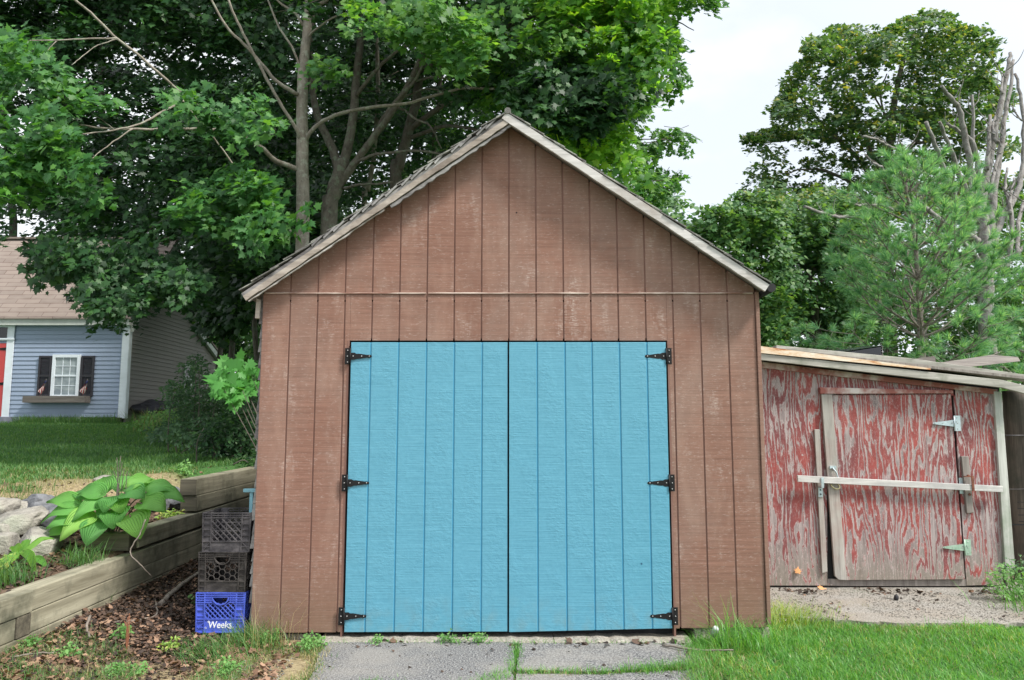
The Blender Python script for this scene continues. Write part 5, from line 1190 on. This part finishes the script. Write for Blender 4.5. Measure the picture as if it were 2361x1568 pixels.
# ------------------------------------------------------------------ shrubs, sapling
def shrub(name, label, cat, poly, n, yr, rad, per, size, mat, shape=LEAF_OVAL, stems=10, gap=.2, facing=(0, -.5, .8), group=None, at=None):
    pa = np.array(poly, float); Y = sum(yr)/2; u0 = pa[:, 0].mean(); v1 = pa[:, 1].max(); b = P(u0, v1, Y); b.z = float(gz(b.x, Y))
    if at is not None: b = Vector(at)
    t = empty(name, b, label, cat, group); mb = MB(); c = sample(n, poly, yr[0], yr[1], gap, 2.0)
    for q in c[RNG.permutation(len(c))[:stems]]:
        g_ = gp((q[0]+b.x)/2 + random.uniform(-.2, .2), q[1]) if at is None else b + Vector((random.uniform(-.05, .05), 0, 0)); q = Vector(q)
        limb(mb, [g_, g_.lerp(q, .5) + Vector((random.uniform(-.06, .06), 0, .05)), q], .010, .004, 3, 5)
    mb.build('stems', M['twig'], t, fixn=False); crown(t, [mat], [(c, rad, per, size, shape, 0, facing)], 'foliage'); return t
shrub('shrub', 'tall loose grey green shrub in front of the grey gable', 'shrub', [(392, 930), (384, 895), (420, 870), (440, 830), (455, 815), (475, 850), (500, 880), (560, 880), (590, 900), (585, 1000), (470, 1000), (410, 960)], 200, (11.6, 14.0), .17, 34, .060, 'shrubleaf', stems=26)
shrub('shrub', 'dense dark shrub against the garage side at ground level', 'shrub', [(470, 985), (520, 960), (585, 940), (590, 1075), (540, 1062), (490, 1050), (455, 1015)], 120, (9.6, 11.6), .17, 34, .065, 'backleaf', stems=16)
shrub('shrub', 'low weedy shrub spreading beside the lawn', 'shrub', [(350, 1000), (400, 965), (470, 960), (520, 985), (520, 1035), (440, 1020), (370, 1012)], 90, (11.0, 14.0), .15, 30, .06, 'shrubleaf', stems=14)
shrub('shrub', 'low bramble at the foot of the grey gable', 'shrub', [(300, 985), (330, 960), (390, 945), (430, 950), (430, 985), (340, 995)], 40, (14.5, 17.0), .18, 30, .07, 'weed', stems=14)
shrub('maple_sapling', 'bright maple sapling with broad leaves at the garage corner', 'sapling', [(480, 880), (510, 850), (560, 840), (592, 850), (592, 905), (560, 925), (520, 905)], 15, (9.2, 10.2), .17, 11, .15, 'sapling', LEAF_MAPLE, 9, 0, (0, -.7, .7), at=(-2.62, 9.7, float(gz(-2.62, 9.7))))

# ------------------------------------------------------------------ hosta
def hosta_leaf(base, d, L, W, hue, curl):
    """one broad ribbed leaf as a grid; d horizontal direction"""
    nu, nv = 14, 12; d = np.array([d[0], d[1], 0]); d = d/np.linalg.norm(d); s = np.array([-d[1], d[0], 0]); V, A, Hh = [], [], []
    for i in range(nu+1):
        t = i/nu; w = W * (math.sin(math.pi * t**.62))**.75 * (1 - .12*t) if 0 < t < 1 else .002; up = .32*t - curl*t*t; fwd = t*(1-.12*t)
        for j in range(-nv, nv+1):
            q = j/nv; back = -.16*abs(q)**2*(1-t)**3; z = up*L + .62*(d[1]*L*(fwd+back) + s[1]*w*q) + abs(q)**1.6*w*.20 - .010*math.cos(q*38)*(1-abs(q))*(t**.5)*(1-t)*1.6 + .006*math.sin(9*t + 3*q)
            V.append(np.array(base) + d*L*(fwd+back) + s*w*q + np.array([0, 0, z])); A.append(.5 + .5*math.cos(q*38)); Hh.append(hue)
    n = 2*nv+1; Fq = [(i*n+j, i*n+j+1, (i+1)*n+j+1, (i+1)*n+j) for i in range(nu) for j in range(n-1)]
    return V, Fq, A, Hh
HB = Vector((-3.36, 6.50, .56)); ho = empty('hosta_plant', HB, 'large hosta with broad ribbed leaves overhanging the timber wall', 'plant')
Vs, Fs, As, Hs = [], [], [], []; st_ = MB()
spec = [(-92, .24, .30, .19, .12), (-62, .20, .27, .16, .20), (-122, .20, .33, .20, .16), (-38, .34, .32, .18, .16), (-150, .26, .34, .15, .14), (-168, .30, .38, .12, .20), (-16, .30, .34, .15, .26), (6, .34, .36, .13, .30), (28, .28, .34, .13, .34), (58, .26, .30, .13, .36), (88, .12, .30, .14, .36), (120, .26, .30, .14, .34), (148, .32, .34, .13, .30), (172, .34, .40, .12, .24), (-100, .04, .22, .13, .28), (-55, .10, .24, .13, .28), (-15, .12, .28, .14, .34), (-145, .10, .30, .15, .26), (170, .12, .34, .13, .32), (40, .12, .28, .13, .38), (-160, .36, .26, .12, .05), (-75, .10, .2, .12, .30)]
for i, (a, r, L, W, h_) in enumerate(spec):
    a_ = R(a + random.uniform(-6, 6)); L *= .80; r *= .80; base = np.array([HB.x + r*math.cos(a_)*1.2, HB.y + r*math.sin(a_)*.8, HB.z + h_ + .05]); b = sum(len(v) for v in Vs)
    v, f, at, hh = hosta_leaf(base, (math.cos(a_), math.sin(a_)), L, W*.74, min(1, max(0, .50 + .35*(h_ < .17)*(RNG.random() > .3) + random.uniform(-.25, .2))), .42 + random.uniform(-.1, .2))
    Vs.append(v); Fs.append(np.array(f) + b); As += at; Hs += hh
    limb(st_, [HB + Vector((random.uniform(-.04, .04), random.uniform(-.03, .03), 0)), HB.lerp(Vector(base), .5) + Vector((0, 0, .08)), Vector(base)], .007, .005, 4, 6)
    lf = npmesh('leaf', np.array(v), np.array(f), M['hostaleaf'], ho, 4, smooth=True)
    for nm, arr in (('vein', at), ('hue', hh)): q_ = lf.data.attributes.new(nm, 'FLOAT', 'POINT'); q_.data.foreach_set('value', np.array(arr, np.float32))
for k_ in range(6):
    p = HB + Vector((random.uniform(-.06, .12), random.uniform(-.05, .1), .1)); limb(st_, [p, p + Vector((random.uniform(-.02, .03), 0, .3)), p + Vector((random.uniform(-.04, .05), 0, .52 + random.uniform(-.1, .08)))], .004, .003, 4, 5)
st_.build('stalks', M['twig'], ho, fixn=False)
def smallplant(name, pos, label, n, L, W, hue, mat=None, seed=0, cat='plant', curl=.7, up=.1):
    r = empty(name, pos, label, cat)
    for i in range(n):
        a = 6.283*i/n + random.uniform(-.4, .4); h_ = random.uniform(.03, up); v, f, at, hh = hosta_leaf(np.array(pos) + np.array([.05*math.cos(a), .05*math.sin(a), h_]), (math.cos(a), math.sin(a)), L*random.uniform(.7, 1.1), W, min(1, hue + random.uniform(-.2, .2)), curl)
        lf = npmesh('leaf', np.array(v), np.array(f), M['hostaleaf'], r, 4, smooth=True)
        for nm, arr in (('vein', at), ('hue', hh)): q_ = lf.data.attributes.new(nm, 'FLOAT', 'POINT'); q_.data.foreach_set('value', np.array(arr, np.float32))
    return r
p = P(48, 1285, 5.9); smallplant('small_hosta', gp(p.x, 5.9), 'small half eaten yellowing hosta left of the big one', 8, .22, .035, .7, up=.14, curl=.6)

# ------------------------------------------------------------------ stones of the rockery
def boulder(u, v, Y, rx, ry, rz, label, mat='stone', seed=0):
    c = P(u, v, Y); me = bpy.data.meshes.new('boulder'); bm = bmesh.new(); bmesh.ops.create_icosphere(bm, subdivisions=5, radius=1); off = Vector((seed*3.7, seed*1.3, seed*2.1)); planes = [(Vector((random.gauss(0, 1), random.gauss(0, 1), random.gauss(0, .8))).normalized(), random.uniform(.62, .85)) for _ in range(11)]
    for v_ in bm.verts:
        n_ = v_.co.normalized(); q = Vector([math.copysign(abs(a)**.72, a) for a in n_]); k_ = 1 + .30*mnoise.noise(n_*1.3 + off) + .10*mnoise.noise(n_*3.5 + off) + .03*mnoise.noise(n_*11 + off)
        q = q*k_
        for pn_, pd in planes:
            e_ = q.dot(pn_) - pd
            if e_ > 0: q = q - pn_*e_*.9
        q = q*(1 + .035*mnoise.noise(n_*9 + off)); v_.co = Vector((q.x*rx*1.12, q.y*ry*1.12, q.z*rz*1.12))
    bmesh.ops.rotate(bm, verts=bm.verts, matrix=Matrix.Rotation(seed*.9, 3, 'Z') @ Matrix.Rotation(random.uniform(-.15, .15), 3, 'Y'))
    for f_ in bm.faces: f_.smooth = True
    bm.to_mesh(me); bm.free(); o = link('boulder', me, None, [M[mat]]); o.location = c; tag(o, label, 'rock', 'rocks of the rockery behind the timber wall')
boulder(42, 1210, 6.75, .20, .17, .115, 'largest pale boulder in the rockery, left of the hosta', seed=1)
boulder(92, 1250, 6.35, .22, .16, .085, 'flat pale boulder in front, just left of the hosta stalks', seed=2)
boulder(34, 1170, 7.2, .15, .14, .075, 'rounded pale stone at the back left of the rockery', seed=3)
boulder(97, 1165, 7.3, .16, .15, .095, 'bluish grey boulder behind the left hosta leaves', 'stonegrey', seed=4)
boulder(0, 1225, 6.6, .11, .12, .09, 'pale stone cut by the left edge, beside the largest boulder', seed=5)
boulder(4, 1260, 6.35, .15, .12, .10, 'white edged stone cut by the left edge, lowest of the rockery', seed=6)
boulder(128, 1195, 6.95, .17, .14, .12, 'dark grey stone half hidden under the hosta leaves', 'stonegrey', seed=7)
boulder(393, 1150, 8.3, .20, .15, .115, 'blue grey angular boulder right of the hosta', 'stonegrey', seed=8)
boulder(360, 1160, 8.1, .13, .12, .10, 'small grey stone between hosta and angular boulder', 'stonegrey', seed=9)
boulder(236, 1112, 8.1, .11, .10, .07, 'small stone behind the hosta at the grass edge', seed=10)
boulder(300, 1112, 8.5, .12, .10, .07, 'small pale stone behind the right hosta leaves', seed=11)
boulder(-20, 1178, 7.0, .18, .16, .11, 'pale boulder mostly outside the left edge', seed=12)

# ------------------------------------------------------------------ grass
def blades(pts, L, w, lean=.35, curl=.35, bias=(0, 0)):
    m = len(pts); a = RNG.uniform(0, 6.283, m); ln = np.abs(RNG.normal(0, lean, m)); d = np.stack([np.cos(a)*ln + bias[0], np.sin(a)*ln + bias[1], np.ones(m)], -1); d = unit(d)
    s = np.stack([-np.sin(a + RNG.normal(0, .8, m)), np.cos(a), np.zeros(m)], -1); s = unit(s)*(w/2)*RNG.uniform(.6, 1.3, (m, 1)); Ln = (L*RNG.uniform(.4, 1.3, m))[:, None]
    hor = np.stack([np.cos(a), np.sin(a), np.full(m, -.25)], -1) * curl
    p1 = pts + d*Ln*.5; p2 = pts + d*Ln + hor*Ln*RNG.uniform(.2, 1.2, (m, 1))
    V = np.stack([pts - s, pts + s, p1 + s*.85, p1 - s*.85, p2], 1).reshape(-1, 3); b = np.arange(m)[:, None, None]*5
    return V, (b + np.array([(0, 1, 2), (0, 2, 3), (3, 2, 4)])[None]).reshape(-1, 3)
def scatter(n, x0, x1, y0, y1, keep=None, gap=0, gsc=3.0):
    x = RNG.uniform(x0, x1, n); y = RNG.uniform(y0, y1, n); p = np.stack([x, y, gz(x, y)], -1); ok = np.ones(n, bool)
    if keep is not None: ok &= keep(x, y)
    if gap: ok &= vnoise(p, gsc) > gap
    return p[ok]
def stuffgrass(name, parts):
    Vs, Fs, Ms, b, mats = [], [], [], 0, []
    for mat, (v, f) in parts: mats.append(M[mat]); Vs.append(v); Fs.append(f+b); Ms.append(np.full(len(f), len(mats)-1)); b += len(v)
    o = npmesh(name, np.vstack(Vs), np.vstack(Fs), mats, None, 3, np.concatenate(Ms)); return tag(o, kind='stuff')
edge = lambda x: np.interp(x, [1.2, 1.4, 1.8, 2.3, 2.9, 3.6, 4.6, 6.5], [5.35, 5.6, 6.35, 6.22, 6.0, 5.98, 6.0, 6.1])
leftE = lambda y: np.interp(y, [3.5, 4.4, 4.9, 5.2, 5.6], [1.05, 1.10, 1.14, 1.20, 1.24])
kr = lambda x, y: (y < edge(x) + RNG.normal(0, .03, len(x))) & (x > leftE(y) + RNG.normal(0, .05, len(x))) & ~((x < XR+.02) & (y > 5.56))
pr = scatter(52000, 1.2, 4.6, 4.3, 6.5, kr)
ke = lambda x, y: kr(x, y) & ((edge(x) - y < .30 + RNG.normal(0, .12, len(x))) | (x - leftE(y) < .35))
stuffgrass('grass', [('grassR', blades(pr, .050, .0045, .65, .6)), ('grassR', blades(scatter(13000, 1.2, 4.6, 4.3, 6.5, kr, .52, 2.6), .095, .005, .6, .8)), ('yelweed', blades(scatter(9000, 1.2, 4.6, 4.3, 6.5, kr, .50, 4.0), .06, .004, .8, .7)), ('grassdry', blades(scatter(4200, 1.2, 4.6, 4.3, 6.5, kr), .055, .0035, 1.0, .6)), ('grassdry', blades(scatter(16000, 1.2, 4.6, 4.3, 6.5, ke, .3, 5.0), .05, .0035, .9, .6))])
far = scatter(2500, 4.6, 7.5, 4.0, 6.2); stuffgrass('grass', [('grassR', blades(far, .06, .006))])
# lawn, left
kl = lambda x, y: (side_of_stones(x, y) > .25) & (x < -3.3) & (vnoise(np.stack([x, y, x*0], -1), .9) * 1.7 + 7.3 < y) & (x > -.74*y) & ~((y > HY-.1) & (x < CX+.05))
pl_ = np.vstack([scatter(26000, -9, -3.25, 7.6, 10.5, kl), scatter(58000, -14.4, -3.3, 10.5, 19.6, kl)]); pl_ = pl_
kd = lambda x, y: (side_of_stones(x, y) > .12) & (x < -3.3) & (x > -.74*y - .2)
pd_ = scatter(9000, -7, -3.3, 6.3, 9.2, kd, .35, 2.0)
stuffgrass('grass', [('grassL', blades(pl_, .055, .010, .35, .3)), ('grassdry', blades(pd_, .05, .005, .9, .4)), ('grassL', blades(scatter(5200, -7, -3.3, 6.3, 9.2, kd, .55, 1.6), .07, .006, .5, .4))])
# tall rough grass by the house and shrubs
kt = lambda x, y: (x > -.50*y - .2*(y-16)) & (x < -.28*y)
stuffgrass('tall_grass', [('grassL', blades(scatter(9000, -9.5, -3.5, 13, 18.5, kt, .45, .8), .42, .012, .35, .45)), ('grassdry', blades(scatter(1800, -9.5, -3.5, 13, 18.5, kt, .45, .8), .5, .010, .35, .45)), ('grassL', blades(scatter(1500, -12.5, CX, HY-.45, HY-.12), .22, .010, .3, .4))])
# rough grass, front left, between path and mulch
kf = lambda x, y: (x > -3.1) & (x < -1.20) & (y < 5.55 + .0*x) & ((y < 5.15 + .25*np.sin(x*4) ) | (x > -1.95))
stuffgrass('rough_grass', [('grassL', blades(scatter(8600, -3.1, -1.2, 4.2, 5.6, kf, .48, 3.4), .075, .0035, .8, .6)), ('grassdry', blades(scatter(6200, -3.1, -1.2, 4.2, 5.6, kf, .40, 3.4), .060, .003, 1.1, .6))])
# grass in the cracks of the path and along the sill
def along(pts, n, sd, L, mat='grassR'):
    pts = np.array(pts, float); seg = np.diff(pts, axis=0); l = np.hypot(*seg.T); k = RNG.choice(len(seg), n, p=l/l.sum()); q = pts[k] + seg[k]*RNG.random((n, 1)) + RNG.normal(0, sd, (n, 2))
    return (mat, blades(np.stack([q[:, 0], q[:, 1], np.full(n, .008)], -1), L, .0036, .6, .6))
stuffgrass('crack_grass', [along([(.03, 5.42), (.02, 5.1), (.0, 4.85), (-.15, 4.72)], 420, .022, .05), along([(.03, 4.83), (.5, 4.815), (1.05, 4.9), (1.22, 4.98)], 900, .022, .048), along([(-1.30, 5.44), (1.22, 5.445)], 300, .012, .05), along([(.03, 4.83), (.5, 4.815), (1.05, 4.9), (1.22, 4.98)], 380, .03, .035, 'grassdry'), along([(.75, 4.86), (1.2, 4.95)], 420, .05, .07), along([(-.9, 4.55), (-.7, 4.62)], 200, .06, .04), along([(-.25, 4.62), (0, 4.7)], 260, .05, .05)])
stuffgrass('crack_grass', [along([(1.0, 4.2), (1.10, 4.6), (1.20, 5.0), (1.24, 5.3), (1.3, 5.5)], 1500, .05, .075), along([(1.0, 4.2), (1.10, 4.6), (1.20, 5.0), (1.24, 5.3)], 700, .07, .05, 'grassdry'), along([(-1.17, 4.2), (-1.21, 4.8), (-1.27, 5.3)], 500, .04, .045, 'grassdry'), along([(-1.17, 4.2), (-1.21, 4.8), (-1.27, 5.3)], 350, .04, .05, 'grassL')])
# named tufts
def tuft(x, y, n, r, L, w, mat, label, bias=(0, 0), lean=.4, curl=.5, name='grass_tuft'):
    q = RNG.normal(0, r, (n, 2)); p = np.stack([x+q[:, 0], y+q[:, 1], gz(x+q[:, 0], y+q[:, 1])], -1); b = blades(p, L, w, lean, curl, bias)
    o = npmesh(name, b[0], b[1], M[mat]); tag(o, label, 'grass tuft')
tuft(1.62, 5.42, 480, .14, .20, .005, 'grassR', 'tall dense grass tuft around the pipe stub at the right garage corner', lean=.5)
tuft(1.44, 5.30, 60, .05, .34, .0045, 'grassR', 'long arching grass blades beside the lower right door hinge', lean=.55, curl=.7)
tuft(2.12, 6.22, 1100, .17, .17, .003, 'yelweed', 'fine pale yellow green grass clump at the edge of the dirt path', bias=(.35, 0))
tuft(-1.78, 5.42, 420, .11, .19, .0045, 'grassL', 'long grass tuft between blue crate and garage corner', bias=(-.35, -.1), lean=.5)
tuft(-1.98, 5.12, 260, .09, .16, .0045, 'grassL', 'grass tuft in front of the blue crate', bias=(-.5, 0), lean=.5)
tuft(-1.62, 5.38, 60, .10, .38, .0030, 'grassdry', 'thin seeding grass stalks against the left garage siding', lean=.3)
tuft(P(195, 1275, 6.0).x, 6.0, 260, .08, .18, .004, 'grassL', 'fine grass tuft in the bed under the hosta', lean=.7)
tuft(P(20, 1335, 5.5).x, 5.5, 300, .09, .18, .005, 'grassL', 'bright grass tuft at the left edge behind the timber wall', lean=.5)
tuft(P(30, 1140, 7.3).x, 7.4, 300, .14, .12, .005, 'grassL', 'short grass tuft growing over the back rockery stones', lean=.6)
tuft(4.52, 6.35, 700, .20, .26, .006, 'grassR', 'tall grass clump at the right edge beside the dirt path', bias=(-.3, -.1), lean=.5)
tuft(2.95, 6.55, 60, .06, .08, .004, 'grassdry', 'tiny dry grass tuft in the middle of the dirt path', lean=.8)
tuft(3.9, 6.25, 120, .12, .05, .004, 'grassdry', 'sparse dry grass on the right of the dirt path', lean=.9)
# leafy weeds
def weed(x, y, n, r, h, size, mat, label, shape=LEAF_OVAL, z=None, name='weed'):
    g0 = gp(x, y) if z is None else Vector((x, y, z)); t = empty(name, g0, label, 'weed'); mb = MB(); c = []
    for i in range(n):
        a = random.uniform(0, 6.28); rr = r*math.sqrt(random.random()); q = g0 + Vector((rr*math.cos(a), rr*math.sin(a)*.7, h*random.uniform(.35, 1)*(1-.4*rr/r))); c.append(tuple(q))
        limb(mb, [g0 + Vector((rr*.3*math.cos(a), 0, 0)), g0.lerp(q, .6) + Vector((0, 0, .02*h)), q], .0022, .0012, 3, 4)
    mb.build('stems', M['weed'], t, fixn=False); crown(t, [mat], [(np.array(c), size*1.5, 9, size, shape, 0, (0, -.5, .9))], 'leaves')
weed(-1.36, 5.34, 26, .085, .13, .022, 'weed', 'clover like weed at the left corner of the driveway')
weed(-1.66, 5.40, 14, .05, .16, .024, 'weed', 'small leafy weed below the left siding')
weed(-.93, 5.44, 9, .05, .06, .018, 'weed', 'low weed in the joint under the left blue door', z=.02)
weed(-.40, 5.44, 16, .10, .09, .020, 'weed', 'spreading weed in the joint left of the door gap', z=.02)
weed(-.22, 5.44, 12, .06, .09, .020, 'weed', 'upright weed in the joint just left of the door gap', z=.02)
weed(4.35, 6.75, 60, .24, .42, .032, 'weed', 'bushy leafy weed at the corner of the red shed')
weed(4.75, 6.45, 70, .28, .34, .034, 'grassR', 'dense leafy weed at the right edge below the log post')
weed(4.6, 7.0, 40, .22, .55, .030, 'shrubleaf', 'tall thin weed in front of the log post')
weed(-2.62, 5.28, 10, .06, .14, .028, 'weed', 'pale weed in the mulch left of the blue crate')
weed(-2.28, 5.22, 9, .05, .09, .028, 'yelweed', 'yellow green seedling just left of the blue crate')
weed(-2.5, 6.3, 10, .07, .10, .030, 'weed', 'weed beside the foot of the timber wall, half way back')
weed(-3.02, 4.92, 9, .05, .10, .028, 'weed', 'small weed against the near end of the timber wall')
weed(-2.75, 4.85, 10, .06, .07, .030, 'weed', 'low weed in the litter near the lower left corner')
weed(-1.75, 4.85, 24, .10, .09, .022, 'weed', 'low clover patch in front of the garage corner')
weed(-2.3, 4.7, 26, .13, .07, .022, 'weed', 'low clover patch at the bottom edge left of the driveway')
weed(P(395, 1190, 7.6).x, 7.6, 16, .10, .10, .035, 'yelweed', 'yellow green weed behind the timber wall right of the hosta')
weed(P(45, 1290, 5.7).x-.05, 5.62, 10, .08, .22, .04, 'yelweed', 'yellowing weed in the bed at the left edge')
weed(P(420, 1105, 8.9).x, 8.9, 12, .10, .14, .04, 'weed', 'pale leafy weed in the dry grass before the upper timbers')
# red stemmed dock
mb = MB(); p = gp(-2.50, 5.12); 
for k_ in range(5): limb(mb, [p, p + Vector((random.uniform(-.01, .01), 0, .12)), p + Vector((random.uniform(-.03, .03), 0, .24 + random.uniform(-.06, .02)))], .0035, .0015, 4, 5)
tag(mb.build('red_stalk', M['redstalk'], None, fixn=False), 'thin reddish dried weed stalk standing in the litter', 'stalk')

# ------------------------------------------------------------------ litter, sticks, small things
def litter(n, x0, x1, y0, y1, size, keep=None, gap=0, lift=.006, z=None, shape=LEAF_SMALL):
    p = scatter(n, x0, x1, y0, y1, keep, gap, 3.0); p[:, 2] += RNG.uniform(0, lift, len(p)) + .003
    if z is not None: p[:, 2] = z + RNG.uniform(.001, .006, len(p))
    nr = np.stack([RNG.normal(0, .45, len(p)), RNG.normal(0, .45, len(p)), np.ones(len(p))], -1); tp = RNG.normal(0, 1, (len(p), 3)); tp[:, 2] *= .2
    return leaf_geo(p, nr, tp, size*RNG.uniform(.4, 1.3, len(p)), shape)
def litobj(name, parts, mat='litter'):
    b = 0; Vs, Fs = [], []
    for v, f in parts: Vs.append(v); Fs.append(f+b); b += len(v)
    return tag(npmesh(name, np.vstack(Vs), np.vstack(Fs), M[mat]), kind='stuff')
km = lambda x, y: (x > -3.08) & (x < -1.93) & ((y > 5.0) | (RNG.random(len(x)) < .35)) & ~((x > -2.28) & (y > 5.58) & (y < 5.98))
litobj('leaf_litter', [litter(26000, -3.08, -1.9, 4.4, 9.2, .030, km, .10, .03), litter(4200, -3.08, -1.4, 4.3, 5.4, .030, km, .3), litter(2600, -4.6, -3.28, 4.4, 8.2, .045, lambda x, y: side_of_stones(x, y) < -.05, .2, .02), litter(700, -7, -3.3, 7, 9.5, .05, None, .4)])
litobj('leaf_litter', [litter(2600, -3.08, -1.4, 4.3, 5.7, .045, None, .30, .03), litter(500, -3.08, -1.9, 5.6, 8, .05, None, .3, .03), litter(260, -4.4, -3.28, 4.4, 7.0, .05, lambda x, y: side_of_stones(x, y) < -.05, .2, .02)], 'litterwarm')
litobj('leaf_litter', [litter(48, -1.25, 1.2, 5.34, 5.46, .055, None, 0, .01, .022), litter(40, -1.2, 1.3, 4.5, 5.4, .03, None, 0, .01, .022), litter(420, 1.95, 4.4, 7.0, 7.28, .045, None, .45, .012, .013), litter(320, 1.95, 4.4, 6.1, 7.0, .03, None, .45, .01, .013)])
# gravel
def pebbles(n, x0, x1, y0, y1, s0, s1, z, keep=None, gap=.3):
    p = scatter(n, x0, x1, y0, y1, keep, gap, 2.5); p[:, 2] = z if z is not None else p[:, 2] + .004; m = len(p); s = RNG.uniform(s0, s1, (m, 1, 1)) * RNG.uniform(.6, 1.2, (m, 1, 3)) * np.array([1, 1, .6])
    o = np.array([(1,0,0),(-1,0,0),(0,1,0),(0,-1,0),(0,0,1),(0,0,-1)], float)[None] * s; a = RNG.uniform(0, 6.28, m); c_, s_ = np.cos(a)[:, None], np.sin(a)[:, None]
    o = np.stack([o[..., 0]*c_ - o[..., 1]*s_, o[..., 0]*s_ + o[..., 1]*c_, o[..., 2]], -1); V = p[:, None] + o
    f = np.array([(0,2,4),(2,1,4),(1,3,4),(3,0,4),(2,0,5),(1,2,5),(3,1,5),(0,3,5)]); return V.reshape(-1, 3), (np.arange(m)[:, None, None]*6 + f[None]).reshape(-1, 3)
litobj('gravel', [pebbles(5200, 1.9, 4.9, 6.05, 7.28, .003, .009, .014), pebbles(60, 1.9, 4.9, 6.1, 7.28, .012, .022, .016)], 'stone')
litobj('gravel', [pebbles(700, -1.9, -1.4, 4.4, 5.5, .004, .013, None, None, .35), pebbles(160, -1.3, 1.2, 4.6, 5.4, .003, .006, .024)], 'stone')
def stick(pts, r0, r1, label, mat='driedwood', name='stick'):
    mb = MB(); limb(mb, pts, r0, r1, 5, 7, .004); tag(mb.build(name, M[mat], None, fixn=False), label, 'stick')
stick([P(336, 1198, 6.05), P(322, 1232, 6.02), P(300, 1272, 6.0), P(322, 1300, 5.95), P(350, 1330, 6.1)], .0055, .004, 'bent thin branch leaning over the top of the timber wall')
a, b = P(370, 1345, 6.1), P(460, 1290, 7.1); stick([gp(a.x, 6.1, .02), gp((a.x+b.x)/2, 6.6, .05), gp(b.x-.02, 7.2, .03)], .022, .014, 'thick pale fallen branch on the mulch beside the crates')
a = P(235, 1400, 5.5); b = P(360, 1335, 6.2); stick([gp(a.x, 5.5, .015), gp(a.x+.25, 5.75, .03), gp(b.x, 6.2, .02)], .009, .006, 'long grey stick lying along the timber wall foot')
stick([P(208, 1420, 5.35), P(200, 1445, 5.25), P(207, 1470, 5.18)], .010, .007, 'short curved stick in the litter near the wall')
stick([gp(-3.0, 4.72, .02), gp(-2.85, 4.8, .03), gp(-2.72, 4.86, .02)], .006, .004, 'short pale twig near the lower left corner')
stick([(1.02, 5.36, .03), (1.15, 5.26, .035), (1.30, 5.20, .04), (1.45, 5.17, .05)], .008, .005, 'grey twig lying across the right end of the driveway')
mb = MB(); p = P(1651, 1452, 5.42); mb.tube([p + Vector((-.012, .03, -.045)), p + Vector((0, 0, .01)), p + Vector((.002, -.004, .016))], [.021, .021, .016], 14); mb.tube([p + Vector((-.004, -.018, .0)), p + Vector((-.005, -.024, -.001))], .006, 8)
tag(mb.build('pipe_stub', M['pipe'], None), 'short grey pipe stub poking out of the grass by the garage corner', 'pipe')
p = P(2388, 1472, 6.5); x, y = 3.32, 6.78; mb = MB(); mb.tube([(x, y, .012), (x+.005, y, .03), (x+.008, y, .05), (x+.01, y, .062)], [.015, .021, .018, .006], 10); tag(mb.build('pine_cone', M['cone'], None), 'small dark pine cone on the dirt path', 'cone')
v, f = leaf_geo(np.array([P(1840, 1321, SY-.03)]), np.array([[.1, -1, .25]]), np.array([[.2, 0, 1.0]]), np.array([.06]), LEAF_MAPLE); tag(npmesh('fallen_leaf', v, f, M['orangeleaf']), 'single orange maple leaf stuck to the foot of the red shed wall', 'leaf')
v, f = leaf_geo(np.array([P(1890, 1358, SY-.08)]), np.array([[.1, -.7, .8]]), np.array([[1, 0, .2]]), np.array([.07]), LEAF_MAPLE); tag(npmesh('fallen_leaf', v, f, M['orangeleaf']), 'orange brown leaf on the ground at the foot of the red shed', 'leaf')
